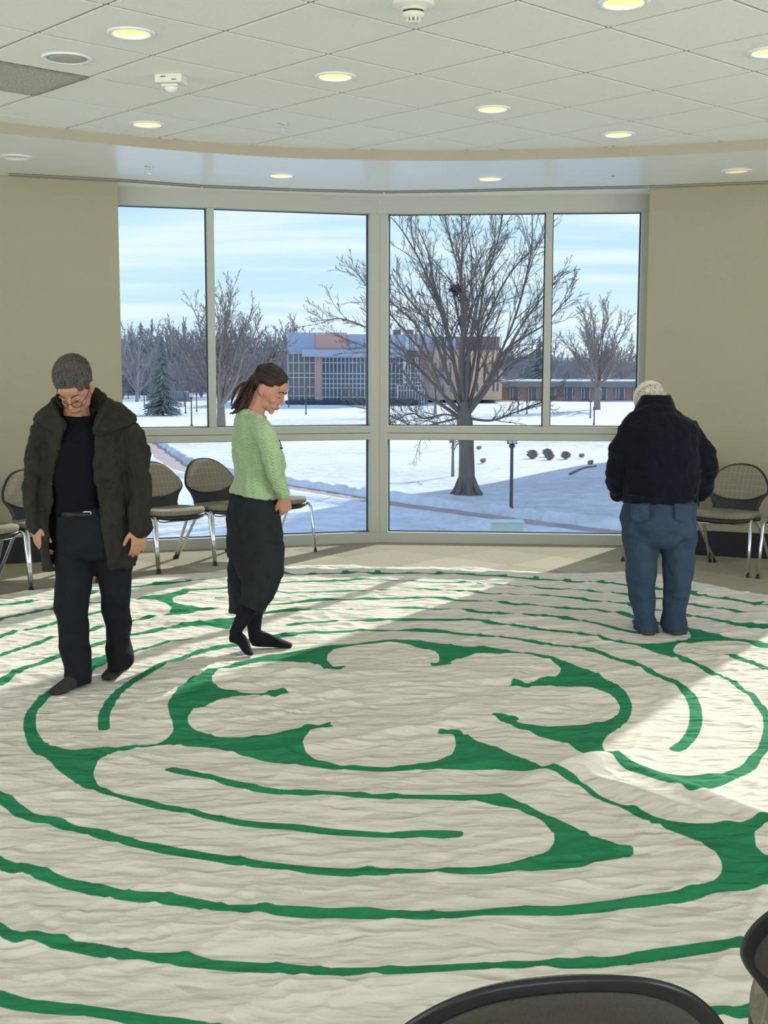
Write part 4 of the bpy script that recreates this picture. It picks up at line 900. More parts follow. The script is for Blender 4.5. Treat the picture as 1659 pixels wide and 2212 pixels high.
def shrub(name, seed, r, m):
    rs = random.Random(seed); mb = MB(); mb.sphere((0, 0, r*.75), (r*.93, r*.93, r*.8), 16, 10)
    for k in range(260):
        a = rs.uniform(0, 6.28); b_ = rs.uniform(-.4, 1.5); d = Vector((cos(a)*cos(b_), sin(a)*cos(b_), sin(b_)*.85)); c_ = Vector((0, 0, r*.75))
        mb.tube([c_+d*r*.8, c_+d*r*rs.uniform(1.0, 1.12)+Vector((rs.gauss(0, .05), rs.gauss(0, .05), 0))], [.03, .012], 3, caps=False)
    return mb.build(name, m, fix=False)
m_shrub = mat('brown_shrub', (150, 138, 134), 1, var=.4, vscale=8)
for k, (X, Y, r, lab) in enumerate(((1150, 988, .40, 'round clipped brown shrub on the snow, leftmost of four right of the lamp post'), (1182, 983, .36, 'round brown shrub, rear one of the touching pair on the snow'), (1187, 991, .34, 'round brown shrub, front one of the touching pair on the snow'), (1222, 989, .35, 'round brown shrub standing alone, rightmost of the four'))):
    o = shrub('clipped_shrub', 70+k, r, m_shrub); p = on_level(X, Y, GZ); o.location = (p.x, p.y, GZ-.08); tag(o, lab, 'shrub', 'clipped shrubs on the snow')

# lamp posts
m_post = mat('lamp_post_paint', (92, 84, 88), .5, var=.05); m_lglass = mat('lantern_glass', (224, 232, 240), .3, var=.02)
def lamp_post(h, label, group):
    t = thing('lamp_post', label, 'street lamp', (0, 0, 0), 0, group)
    b = MB(); b.lathe([(.24, 0), (.24, .08), (.12, .14), (.085, .3), (.075, h-.85), (.11, h-.80), (.15, h-.78), (.15, h-.70), (.10, h-.66), (.10, h-.62)], 14); b.build('post', m_post, t, smooth=False)
    b = MB()
    for s in (-1, 1):
        for q in (-1, 1): b.box(s*.20-.015, s*.20+.015, q*.20-.015, q*.20+.015, h-.62, h-.08)
    b.box(-.23, .23, -.23, .23, h-.63, h-.59); b.box(-.26, .26, -.26, .26, h-.10, h-.02); b.box(-.02, .02, -.215, -.20, h-.6, h-.1); b.build('lantern_frame', m_post, t)
    b = MB(); b.box(-.19, .19, -.19, .19, h-.60, h-.10); b.build('lantern_glass', m_lglass, t)
    return t
lp = lamp_post(3.9, 'tall lamp post with square glass lantern on shaded snow in the lower right pane', 'campus lamp posts')
p = on_level(1104, 1103, GZ); lp.location = (p.x, p.y, GZ-.05)
l2 = lamp_post(3.9, '', 'campus lamp posts'); p = on_level(414, 920, GZ); l2.location = (p.x, p.y, GZ); l2['label'] = 'black lamp post with lantern in the far left pane, on sunlit snow'
m_pole = mat('thin_pole', (92, 90, 96), .6)
def pole(px_, py_, top_y, lab, rr=.09):
    p = on_level(px_, py_, GZ); h = at(px_, top_y, p.y).z-GZ
    b = MB(); b.lathe([(rr*1.7, 0), (rr*1.7, .12), (rr, .2), (rr*.8, h-.5), (rr*1.5, h-.45), (rr*1.6, h-.05), (rr*.5, h)], 8); o = b.build('thin_lamp_post', m_pole); o.location = (p.x, p.y, GZ); tag(o, lab, 'street lamp', 'thin far lamp posts')
for a in ((661, 895, 832, 'thin dark post before the glass building, right of the woman\'s face'), (277, 862, 824, 'thin dark post closest to the left wall edge'), (312, 880, 826, 'thin dark post under the distant trees, second from the left wall edge'), (338, 868, 830, 'faint thin post beside the dark spruce'),
          (401, 893, 850, 'thin post just left of the black lantern post'), (425, 889, 848, 'thin post just right of the black lantern post'), (398, 878, 846, 'short faint post behind the black lantern post'), (1119, 894, 864, 'thin dark post right of the big trunk, nearer the trunk'), (1138, 894, 864, 'thin dark post right of the big trunk, nearer the mullion'),
          (1275, 903, 862, 'thin dark post just left of the round bare tree\'s trunk'), (1283, 918, 878, 'thin dark post in front of the round bare tree\'s trunk'), (905, 884, 850, 'thin post before the far building, left of the big trunk'), (624, 880, 845, 'short post at the foot of the glass building, near the woman\'s chin')): pole(*a)
# utility cabinet
p = on_level(1092, 1152, GZ)
t = thing('utility_cabinet', 'pale green utility cabinet at the bottom of the lower right pane', 'utility box', (p.x, p.y-.6, GZ))
b = MB(); b.box(-.64, .64, -.35, .35, -.1, .55); b.build('cabinet_body', mat('pale_green_metal', (200, 210, 196), .5), t, bevel=.02)
b = MB(); b.box(-.68, .68, -.39, .39, .55, .62); b.build('lid', mat('pale_green_lid', (216, 224, 206), .5), t, bevel=.015)
# curb of the planting bed
b = MB(); P = catmull([tuple(on_level(x, y, GZ)) for x, y in ((1230, 1025), (1245, 1018), (1262, 1012), (1287, 1008))], 6); b.tube([Vector(q)+Vector((0, 0, .02)) for q in P], .08, 6)
tag(b.build('bed_edging', mat('brown_edging', (150, 136, 130), .9)), 'curved brown edging poking out of the snow near the man in jeans', 'edging')
for k, (X, Y) in enumerate(((1034, 970), (1043, 998), (1275, 1002), (1256, 987))):
    p = on_level(X, Y, GZ); b = MB(); b.sphere((0, 0, .1), (.22, .2, .17), 8, 6); b.sphere((.15, .1, .14), (.1, .1, .15), 6, 5); o = b.build('grass_clump', m_shrub); o.location = tuple(p)
    tag(o, ['small dark clump on the snow right of the big trunk, upper one', 'small dark clump on the snow right of the big trunk, lower one', 'small dark clump on the snow above the curved edging', 'small dark clump between the shrubs and the man in jeans'][k], 'plant', 'clumps poking through the snow')

# ---- buildings
m_metal = mat('blue_grey_metal_panel', (166, 174, 196), .6, var=.04, vscale=.3); m_metal2 = mat('light_metal_panel', (172, 184, 206), .6, var=.03, vscale=.3)
m_brickp = mat('hazed_pink_brick', (204, 164, 152), .9, var=.12, vscale=3); m_brickr = mat('hazed_red_brick', (188, 154, 144), .9, var=.15, vscale=3); m_tan = mat('tan_brick', (212, 180, 146), .9, var=.1, vscale=3)  # pink and red brick paled, with distance haze mixed into the colour
m_wglass = mat('curtain_wall_glass', (84, 98, 116), .12, var=.35, vscale=.35, spec=.7); m_wglass2 = mat('curtain_wall_glass_warm', (124, 118, 114), .15, var=.3, vscale=.4, spec=.6)
m_mull = mat('pale_mullion', (196, 200, 204), .5); m_roofd = mat('dark_roof_metal', (134, 116, 120), .6); m_green = mat('hazed_green_fascia', (122, 130, 134), .6, var=.08, vscale=.2)  # fascia colour greyed to stand in for distance haze
m_conc = mat('concrete', (188, 184, 172), .8)
def facade(D):
    def XZ(x, y): p = at(x, y, D); return p.x, p.z
    return XZ
t = thing('academic_building', 'three storey glass and metal campus building with brick panels, behind the trees', 'building', (0, 236, GZ))
D = 231.5; F = facade(D)
def panel(name, x0, x1, y0, y1, m, off=0, depth=3, par=t, D_=None):
    d = D_ or D; (X0_, Z1), (X1_, Z0) = (at(x0, y0, d+off).x, at(x0, y0, d+off).z), (at(x1, y1, d+off).x, at(x1, y1, d+off).z)
    b = MB(); b.box(X0_-par.location.x, X1_-par.location.x, d+off-par.location.y, d+off+depth-par.location.y, Z0-par.location.z, Z1-par.location.z); return b.build(name, m, par)
panel('main_block', 620.5, 925, 722, 874, m_metal, 1.2, 30)
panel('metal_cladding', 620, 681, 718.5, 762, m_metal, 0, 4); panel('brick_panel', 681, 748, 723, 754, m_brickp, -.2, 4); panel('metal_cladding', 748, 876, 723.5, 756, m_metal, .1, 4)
panel('parapet', 681, 749, 718.5, 723, m_conc, -.2, 4)
panel('canopy_band', 652, 872, 754.5, 771, m_metal2, -1.2, 4)
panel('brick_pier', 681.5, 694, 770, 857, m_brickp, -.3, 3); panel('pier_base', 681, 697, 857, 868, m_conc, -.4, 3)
def curtain(x0, x1, y0, y1, cols, rows, m, off=0, par=t, D_=None, w=.16):
    g = panel('curtain_wall', x0, x1, y0, y1, m, off+.25, .3, par, D_)
    d = (D_ or D)+off; b = MB(); a = at(x0, y0, d); c = at(x1, y1, d); L0 = par.location
    for k in range(cols+1):
        X = a.x+(c.x-a.x)*k/cols; b.box(X-w/2-L0.x, X+w/2-L0.x, d-L0.y, d+.3-L0.y, c.z-L0.z, a.z-L0.z)
    for yy in rows:
        z = at(x0, yy, d).z; b.box(a.x-L0.x, c.x-L0.x, d-.02-L0.y, d+.3-L0.y, z-w/2-L0.z, z+w/2-L0.z)
    b.build('mullions', m_mull, g)
curtain(622, 681, 762, 864, 5, (763, 783.5, 806, 815.5, 836, 855), m_wglass2, -.1)
curtain(695, 871, 771, 870, 21, (772, 783.5, 807, 818, 829, 838, 858), m_wglass, -.1)
panel('white_column', 871, 877, 757, 831, m_mull, -1.5, 1.0); panel('white_column', 857, 861, 831, 880, m_mull, -3, 1.0)
panel('light_cladding', 876, 905, 722, 757, mat('pale_metal_panel', (190, 200, 206), .6), -.6, 4)
curtain(876, 908, 772, 832, 6, (773, 783, 806, 816, 826), m_wglass, -.9)
curtain(860, 916, 832, 878, 9, (833, 843, 868), m_wglass, -2.2)
panel('dark_brick_bay', 896, 928, 757, 860, mat('mauve_brick', (150, 126, 122), .9), -.2, 6)
panel('rooftop_unit', 850, 866, 712, 722, m_roofd, 6, 4); panel('rooftop_unit', 877, 893, 712, 722, m_roofd, 6, 4)
m_base2 = mat('dark_hedge', (72, 82, 92), 1, var=.3, vscale=2)
b = MB()
t2b = thing('tan_brick_wing', 'tan brick wing with a brown metal top storey, behind the big tree crown', 'building', (15, 245, GZ))
def pw(*a, **k): return panel(*a, par=t2b, **k)
pw('wall', 926, 1084, 756, 864, m_tan, 14, 25); pw('top_storey', 985, 1079, 727, 757, m_roofd, 16, 22); pw('top_storey', 905, 985, 727, 757, m_metal, 16, 22)
for k, x in enumerate((941, 957, 973, 1031, 1047, 1066, 1075)):
    pw('window', x-2, x+2, 784, 816, m_wglass, 13.9, .5); pw('window', x-2, x+2, 828, 846, m_wglass, 13.9, .5)
def hedge(name, x0, x1, y0, y1, D_, lab):
    a = at(x0, y1, D_); c = at(x1, y0, D_); b = MB(); rs = random.Random(3)
    X = a.x
    while X < c.x:
        r = rs.uniform(.35, .6)*(c.z-a.z); b.sphere((X-a.x, 0, r*.8), (r*1.3, r, r), 8, 6); X += r*.9
    o = b.build(name, m_base2); o.location = (a.x, D_, GZ); tag(o, lab, 'hedge')
hedge('dark_hedge', 622, 900, 866, 877, 228, 'dark low hedge along the foot of the glass building')
t3b = thing('classroom_block', 'long single storey brick block with green fascia and snow on its flat roof, at right', 'building', (40, 262, GZ))
def pl(*a, **k): return panel(*a, par=t3b, D_=262, **k)
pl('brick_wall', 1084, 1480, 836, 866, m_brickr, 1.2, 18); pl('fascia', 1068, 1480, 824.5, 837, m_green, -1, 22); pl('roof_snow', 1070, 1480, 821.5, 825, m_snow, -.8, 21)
for k, x in enumerate((1101, 1141, 1180, 1218, 1255, 1292, 1330, 1368, 1406)):
    g = pl('window', x, x+19, 838, 863, m_wglass, 1.0, .5)
    for q in (x, x+6, x+18): panel('window_bar', q, q+1.4, 838, 863, m_mull, .8, .3, g if False else t3b, 262)
for k, x in enumerate((1124, 1205, 1250, 1330)):
    pl('roof_vent', x, x+9, 818.5, 822, m_conc, 6, 3)
t4b = thing('brick_outbuilding', 'low orange brick building far off behind the trees at left', 'building', (-55, 330, GZ))
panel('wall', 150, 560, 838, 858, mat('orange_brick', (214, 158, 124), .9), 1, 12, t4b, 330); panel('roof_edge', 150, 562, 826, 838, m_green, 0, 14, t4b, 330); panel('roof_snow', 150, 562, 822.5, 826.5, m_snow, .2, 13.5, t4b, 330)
t5b = thing('snowy_roof_house', 'distant house with a snowy hipped roof behind bare trees at left', 'house', (-70, 400, GZ))
a = at(272, 830, 400); c = at(330, 787, 400); b = MB(); w0 = c.x-a.x; b.box(a.x+70, c.x+70, 0, 10, 0, 5); b.build('wall', m_conc, t5b)
b = MB(); b.add([(a.x+69, -1, 5), (c.x+71, -1, 5), (c.x+71, 11, 5), (a.x+69, 11, 5), (a.x+72.5, 4, 8.2), (c.x+67.5, 4, 8.2)], [(0, 1, 5, 4), (1, 2, 5), (2, 3, 4, 5), (3, 0, 4)]); b.build('roof', m_snow, t5b)
# distant wooded rise closing the horizon
b = MB(); rs = random.Random(8); V = []
xs = list(np.arange(-260, 320, 4.0))
for x in xs:
    h = 9.5+2.2*math.sin(x*.03)+rs.uniform(-1.0, 1.0); V += [(x, 520, GZ-2), (x, 522, GZ+h*.7), (x, 530, GZ+h), (x, 560, GZ-2)]
b.add(V, [(4*i+k, 4*i+k+1, 4*i+5+k, 4*i+4+k) for i in range(len(xs)-1) for k in range(3)])
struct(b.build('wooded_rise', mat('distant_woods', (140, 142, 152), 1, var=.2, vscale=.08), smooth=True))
# sloping bench-like sculpture block at left
p = on_level(375, 866, GZ); b = MB(); b.prism([(-3.6, -1), (3.6, -1), (3.6, 1), (-3.6, 1)], -.1, .35); 
b.add([(-3, -.8, .35), (3.2, -.8, .35), (3.7, -.8, 1.3), (2.6, -.8, 1.9), (-3.3, -.8, 1.9), (-3, .8, .35), (3.2, .8, .35), (3.7, .8, 1.3), (2.6, .8, 1.9), (-3.3, .8, 1.9)], [(0, 1, 2, 3, 4), (5, 9, 8, 7, 6), (0, 5, 6, 1), (1, 6, 7, 2), (2, 7, 8, 3), (3, 8, 9, 4), (4, 9, 5, 0)])
o = b.build('campus_sign', mat('grey_stone', (128, 130, 140), .8)); o.location = tuple(p); tag(o, 'grey slab on a low base on the snow below the dark spruce', 'monument')
# unseen wing right of the bay, added and shaped to cast the lawn's shade
t6 = thing('lawn_shading_wing', 'tall brick wing standing right of the bay, shading the lawn', 'building', (50, 90, GZ))
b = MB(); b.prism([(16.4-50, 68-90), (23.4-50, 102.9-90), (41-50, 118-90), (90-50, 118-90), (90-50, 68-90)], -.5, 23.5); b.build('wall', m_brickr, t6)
# ------------------------------------------------------------------ people
def smooth_pts(P, n=5):
    return [Vector(q) for q in catmull([tuple(p) for p in P], n)]
def skin(mb, pts, rad, n=12, sub=4):
    """tapered limb through joints"""
    Q = catmull([tuple(p)+(r,) for p, r in zip([Vector(p) for p in pts], rad)], sub) if len(pts) > 1 else pts
    P = [Vector(q[:3]) for q in Q]; r = [max(.002, q[3]) for q in Q]
    mb.tube(P, r, n)
    mb.sphere(P[0], r[0]*.98, 12, 8); mb.sphere(P[-1], r[-1]*.98, 12, 8)
def loft(mb, secs, n=30, sub=3, e=2.0, caps=True):
    """secs: (centre, half-width vector, half-depth vector)"""
    Q = catmull([tuple(c)+tuple(u)+tuple(v) for c, u, v in secs], sub); V = []
    for q in Q:
        c = Vector(q[:3]); u = Vector(q[3:6]); v = Vector(q[6:9])
        for j in range(n):
            a = 2*pi*j/n; ca, sa = cos(a), sin(a)
            V.append(c+u*(abs(ca)**(2/e)*(1 if ca > 0 else -1))+v*(abs(sa)**(2/e)*(1 if sa > 0 else -1)))
    k = len(Q); F = [(i*n+j, i*n+(j+1) % n, (i+1)*n+(j+1) % n, (i+1)*n+j) for i in range(k-1) for j in range(n)]
    F += [tuple(range(n))[::-1], tuple((k-1)*n+j for j in range(n))]
    mb.add(V, F)
def fuse(o, voxel=.006, smooth=3, folds=None, fold_strength=.012):
    m = o.modifiers.new('fuse', 'REMESH'); m.mode = 'VOXEL'; m.voxel_size = voxel; m.use_smooth_shade = True
    if folds:
        for k, (sc, st_) in enumerate(folds):
            tx = bpy.data.textures.new('folds', 'CLOUDS'); tx.noise_scale = sc; tx.noise_depth = 1
            d = o.modifiers.new('folds', 'DISPLACE'); d.texture = tx; d.strength = st_; d.mid_level = .5; d.texture_coords = 'LOCAL'
    if smooth:
        s = o.modifiers.new('soften', 'SMOOTH'); s.factor = .6; s.iterations = smooth
    return o
def span(x0, x1, y, Y, ry, yaw=0, z_off=0):
    """a level section given by its two outline pixels at distance Y"""
    a, c = at(x0, y, Y), at(x1, y, Y); ctr = (a+c)/2; hw = (c-a).length/2
    return (ctr, Vector((hw*cos(yaw), hw*sin(yaw), 0)), Vector((-ry*sin(yaw), ry*cos(yaw), 0)))
def cloth_mat(name, col, bump=.5, scale=(3, 3, 14), var=.2, rough=.9, sheen=.0, fine=420):
    m = bpy.data.materials.new(name); nt, N, L, b = nodes_of(m); c = srgb(*col)
    tc = N.new('ShaderNodeTexCoord'); mp = N.new('ShaderNodeMapping'); mp.inputs['Scale'].default_value = scale; L.new(tc.outputs['Object'], mp.inputs[0])
    n1 = N.new('ShaderNodeTexNoise'); n1.inputs['Scale'].default_value = 1; n1.inputs['Detail'].default_value = 4; n1.inputs['Distortion'].default_value = .8; L.new(mp.outputs[0], n1.inputs['Vector'])
    n2 = N.new('ShaderNodeTexNoise'); n2.inputs['Scale'].default_value = fine; L.new(tc.outputs['Object'], n2.inputs['Vector'])
    mx = N.new('ShaderNodeMixRGB'); L.new(n1.outputs[0], mx.inputs[0]); mx.inputs[1].default_value = tuple(x*(1-var) for x in c[:3])+(1,); mx.inputs[2].default_value = tuple(min(1, x*(1+var)) for x in c[:3])+(1,)
    L.new(mx.outputs[0], b.inputs['Base Color']); b.inputs['Roughness'].default_value = rough; b.inputs['Specular IOR Level'].default_value = .2
    if sheen: b.inputs['Sheen Weight'].default_value = sheen
    b1 = N.new('ShaderNodeBump'); b1.inputs['Strength'].default_value = bump; b1.inputs['Distance'].default_value = .02; L.new(n1.outputs[0], b1.inputs['Height'])
    b2 = N.new('ShaderNodeBump'); b2.inputs['Strength'].default_value = .2; b2.inputs['Distance'].default_value = .002; L.new(n2.outputs[0], b2.inputs['Height']); L.new(b1.outputs[0], b2.inputs['Normal'])
    L.new(b2.outputs[0], b.inputs['Normal']); return m
def skin_mat(name, col):
    m = mat(name, col, .55, var=.10, vscale=22, bump=.12, bscale=160, spec=.35)
    m.node_tree.nodes['Principled BSDF'].inputs['Subsurface Weight'].default_value = .12
    m.node_tree.nodes['Principled BSDF'].inputs['Subsurface Radius'].default_value = (.02, .008, .004)
    return m
def head_matrix(c, yaw, pitch, roll=0):
    return Matrix.Translation(c) @ Matrix.Rotation(yaw, 4, 'Z') @ Matrix.Rotation(-pitch, 4, 'X') @ Matrix.Rotation(roll, 4, 'Y')
def add_head(mb, M, s=1.0, female=False):
    R3 = M.to_3x3()
    def E(c, r, q=None):
        MM = R3.to_4x4() @ (q if q is not None else Matrix.Identity(4)); MM = MM @ Matrix.Scale(s, 4)
        mb.sphere(M @ (Vector(c)*s), r, 22, 14, MM)
    E((0, -.012, .045), (.074, .093, .080)); E((0, 0, 0), (.069, .080, .075)); E((0, .036, -.030), (.055 if not female else .052, .052, .072))
    j = .046 if not female else .040
    E((0, .034, -.078), (j, .046, .030)); E((0, .070, -.099), (.020, .016, .015)); E((0, .072, .045), (.048, .018, .030))
    for q in (-1, 1):
        E((q*.036, .058, -.035), (.021, .020, .022)); E((q*.027, .080, .020), (.024, .011, .0075))
        E((q*.030, .073, .0), (.0155, .0125, .0105)); E((q*.011, .098, -.036), (.0085, .009, .0065))
        E((q*.0795, -.008, -.006), (.0065, .019, .031), Matrix.Rotation(q*.45, 4, 'Z') @ Matrix.Rotation(.2, 4, 'X')); E((q*.074, .002, -.033), (.005, .008, .009))
        E((q*.040, .022, -.075), (.016, .03, .024))
    w = lambda p: M @ (Vector(p)*s)
    skin(mb, [w((0, .086, .012)), w((0, .098, -.012)), w((0, .105, -.029)), w((0, .101, -.036))], [.0075*s, .0085*s, .0105*s, .0085*s], 10)
    E((0, .076, -.066), (.030, .016, .020)); E((0, .089, -.0625), (.021, .0085, .0045)); E((0, .087, -.0705), (.018, .009, .0055))
def face_details(M, s, parent, loc, hairm, lipm):
    w = lambda p: M @ (Vector(p)*s)
    b = MB()
    for q in (-1, 1): b.tube([w((q*.012, .0925, .022)), w((q*.026, .0915, .029)), w((q*.042, .081, .026)), w((q*.050, .071, .019))], [.0022*s, .0034*s, .003*s, .0012*s], 6)
    b.build('eyebrows', hairm, parent, smooth=True, loc=None)
    b = MB()
    for q in (-1, 1): b.tube([w((q*.018, .0855, -.004)), w((q*.030, .0868, -.007)), w((q*.043, .0795, -.004))], [.0010*s, .0016*s, .0010*s], 6)
    b.build('eyelashes', hairm, parent, smooth=True)
    b = MB()
    b.tube([w((-.024, .0865, -.0660)), w((-.010, .0965, -.0640)), w((0, .0975, -.0652)), w((.010, .0965, -.0640)), w((.024, .0865, -.0660))], [.0012*s, .0034*s, .003*s, .0034*s, .0012*s], 8)
    b.tube([w((-.020, .0870, -.0690)), w((0, .0955, -.0725)), w((.020, .0870, -.0690))], [.0012*s, .0042*s, .0012*s], 8)
    b.build('lips', lipm, parent, smooth=True)
def add_hand(mb, W, D, Nn, s=1.0, side=1, curl=(.35, .5, .4), spread=.06, thumb=.6):
    """W wrist, D pointing along the palm, Nn out of the back of the hand, side = which way the thumb leaves"""
    D = Vector(D).normalized(); Nn = Vector(Nn); Nn = (Nn-D*Nn.dot(D)).normalized(); S = D.cross(Nn).normalized()*side
    W = Vector(W)
    loft(mb, [(W-D*.03*s, S*.026*s, Nn*.020*s), (W, S*.027*s, Nn*.019*s), (W+D*.03*s, S*.036*s, Nn*.017*s), (W+D*.07*s, S*.041*s, Nn*.015*s), (W+D*.092*s-Nn*.003*s, S*.039*s, Nn*.012*s)], 18, 2, 2.3)
    for k, (off, ln, r) in enumerate(((.030, .072, .0085), (.0105, .080, .0088), (-.0095, .074, .0084), (-.029, .058, .0074))):
        p = W+D*(.088-(.004 if k in (0, 3) else 0))*s+S*off*s-Nn*.002*s; d = (D+S*(off*spread*12)).normalized(); pts = [p-d*.02*s, p]; a = 0
        for q, fr in enumerate((.46, .30, .24)):
            a += curl[q]*(1+.06*k); d2 = (d*cos(a)-Nn*sin(a)); pts.append(pts[-1]+d2*ln*fr*s)
        skin(mb, pts, [r*s, r*1.06*s, r*s*.98, r*s*.92, r*s*.78], 8, 3)
    p = W+D*.022*s+S*.026*s-Nn*.004*s; d = (D*.75+S*thumb-Nn*.25).normalized()
    pts = [p-d*.01*s, p+d*.032*s, p+d*.032*s+(d+D*.35-Nn*.1).normalized()*.03*s, p+d*.032*s+(d+D*.35-Nn*.1).normalized()*.03*s+(D*.9+S*.2-Nn*.35).normalized()*.024*s]
    skin(mb, pts, [.014*s, .0125*s, .0105*s, .0085*s], 8, 3)
def strands(M, s, parent, m, n, seed, zmin=-.04, length=.03, name='hair_strands', cut=lambda p: True, r=.0011, cc=(0, -.024, .058), rr=(.0845, .0985, .0865)):
    rs = random.Random(seed); b = MB()
    for k in range(n):
        d = Vector((rs.gauss(0, 1), rs.gauss(0, 1), rs.gauss(.5, 1))).normalized()
        p = Vector((cc[0]+d.x*rr[0], cc[1]+d.y*rr[1], cc[2]+d.z*rr[2]))
        if p.z < zmin or not cut(p): continue
        t = Vector((rs.gauss(0, .3), .5+rs.gauss(0, .3), -.2)) if p.z > .07 else Vector((rs.gauss(0, .15), -.35, -1))
        t = (t-d*t.dot(d)).normalized()+d*.12
        q = p-t*length*.3
        b.tube([M @ (q*s), M @ ((q+t*length*.5+d*.002)*s), M @ ((q+t*length+d*.0005)*s)], [r, r*.9, r*.3], 4, caps=False)
    return b.build(name, m, parent, fix=False)
def hair_cap(M, s, parts):
    mb = MB(); R3 = M.to_3x3().to_4x4() @ Matrix.Scale(s, 4)
    for c, r in parts: mb.sphere(M @ (Vector(c)*s), r, 26, 16, R3)
    return mb
def foot(mb, heel, toe, ankle, s=1.0, h=.062):
    heel, toe = Vector(heel), Vector(toe); d = (toe-heel).normalized(); side = d.cross(Vector((0, 0, 1))).normalized(); up = side.cross(d).normalized()
    L_ = (toe-heel).length
    loft(mb, [(heel+up*.030, side*.022*s, up*.024), (heel+d*.03+up*.036, side*.031*s, up*.036), (heel+d*L_*.30+up*.042, side*.033*s, up*.042), (heel+d*L_*.52+up*.034, side*.037*s, up*.033), (heel+d*L_*.74+up*.023, side*.045*s, up*.022), (heel+d*L_*.90+up*.017, side*.040*s, up*.0155), (heel+d*L_*.99+up*.013, side*.024*s, up*.010)], 20, 3, 2.2)
    if ankle is not None: skin(mb, [ankle, heel+d*.055+up*.055], [.040*s, .038*s])
    return up

# ---- man in the long coat
def man_in_coat():
    Y = 5.93; rs = random.Random(1)
    lf = on_level(168, 1482, 0); base_ = Vector((-1.37, 5.92, 0))
    t = thing('person', 'grey-haired man in glasses and an open dark long coat, head bowed, hands at his sides', 'person', base_)
    par = t
    inv = Matrix.Translation(-base_)
    def fin(mb, name, m, **k):
        o = mb.build(name, m, par, smooth=True, loc=None, fix=k.pop('fix', True)); o.location = -base_; return o
    sk = skin_mat('skin_man_coat', (188, 140, 112)); grey2 = mat('grey_hair_tips', (96, 92, 86), .6, var=.5, vscale=60); grey = mat('grey_hair', (58, 54, 50), .7, var=.45, vscale=30, bump=.5, bscale=240, stretch=(1, 1, 1)); silver = mat('silver_hair', (134, 130, 124), .7, var=.3, vscale=60)
    H = head_matrix(at(161, 837, Y-.05), pi+R(-6), R(43), R(3)); s = 1.02
    b = MB(); add_head(b, H, s)
    nb = H @ Vector((0, -.03, -.06)); 
    skin(b, [nb, at(166, 880, Y+.0), at(168, 915, Y+.03)], [.058, .060, .072])
    # trunk, arms, legs under the clothes
    loft(b, [span(138, 206, 912, Y+.03, .08), span(122, 236, 945, Y+.03, .09), span(120, 236, 1000, Y+.03, .10), span(122, 240, 1080, Y+.02, .10), span(128, 245, 1150, Y+.02, .11), span(132, 250, 1200, Y+.02, .10)])
    aL = [at(104, 945, Y+.04), at(84, 1010, Y+.03), at(79, 1080, Y-.01), at(76, 1130, Y-.03)]; aR = [at(265, 945, Y+.04), at(296, 1010, Y+.02), at(303, 1080, Y-.02), at(302, 1132, Y-.04)]
    skin(b, aL, [.038, .036, .032, .028]); skin(b, aR, [.038, .036, .032, .028])
    skin(b, [at(165, 1180, Y), at(157, 1300, 5.90), at(168, 1460, 5.87)], [.075, .055, .036]); skin(b, [at(240, 1180, Y+.02), at(252, 1300, 6.02), at(262, 1425, 6.06)], [.075, .055, .036])
    add_hand(b, at(76, 1136, Y-.03), Vector((.22, -.12, -1)), Vector((-.75, -.65, .0)), 1.0, -1, (.35, .45, .35), .05, .75)
    add_hand(b, at(302, 1136, Y-.04), Vector((-.05, -.12, -1)), Vector((.55, -.8, .0)), 1.0, 1, (.30, .40, .30), .03, .55)
    fuse(fin(b, 'body', sk), .0040, 2)
    fdm = mat('dark_brow_hair', (58, 50, 44), .8)
    hd = thing('face_details', '', ''); [hd.__delitem__(k) for k in ('label', 'category')]; bpy.data.objects.remove(hd)
    face = MB()
    ch = par.children
    # face details are built in world space, then shifted with the root
    def sub(fn, *a):
        before = set(bpy.data.objects); fn(*a)
        for o in set(bpy.data.objects)-before: o.location = -base_
    sub(face_details, H, s, par, None, fdm, mat('lips_man_coat', (160, 100, 86), .5))
    b = hair_cap(H, s, [((0, -.024, .060), (.079, .092, .080)), ((.0, -.065, .005), (.066, .040, .065)), ((-.064, -.022, .022), (.016, .048, .046)), ((.064, -.022, .022), (.016, .048, .046)), ((0, .030, .088), (.056, .046, .042))])
    fuse(fin(b, 'hair', grey), .005, 2, [(.02, .008)])
    sub(strands, H, s, par, grey2, 3000, 3, .0, .030, 'hair_strands', lambda p: p.y < .070 and p.z > .035-(.03 if p.y < 0 else 0), .0015)
    sub(strands, H, s, par, silver, 700, 5, -.03, .022, 'side_hair', lambda p: p.z < .06 and p.y < .012 and abs(p.x) > .055, .0014)
    sub(strands, H, s, par, grey2, 900, 8, .06, .028, 'hair_strands', lambda p: True, .0015, (0, .030, .088), (.061, .051, .047))
    # glasses
    w = lambda p: H @ (Vector(p)*s); b = MB(); lens = MB()
    for q in (-1, 1):
        ringp = [w((q*(.033+.0245*cos(a)), .104-.010*abs(cos(a))*(1 if cos(a) > 0 else 0), -.012+.0165*sin(a))) for a in [2*pi*k/20 for k in range(21)]]
        b.tube(ringp, .0017, 6); b.tube([w((q*.057, .094, -.005)), w((q*.074, .06, .0)), w((q*.080, .0, .004)), w((q*.079, -.015, -.01))], .0016, 6)
        lens.add(ringp[:-1], [tuple(range(20))])
    b.tube([w((-.009, .104, -.008)), w((0, .107, -.005)), w((.009, .104, -.008))], .0016, 6)
    g = fin(b, 'glasses', mat('dark_glasses_frame', (40, 26, 24), .35))
    l = lens.build('lenses', m_glass, g, fix=False)
    # black sweater
    blk = cloth_mat('black_knit', (10, 11, 17), .35, (6, 6, 10), .25)
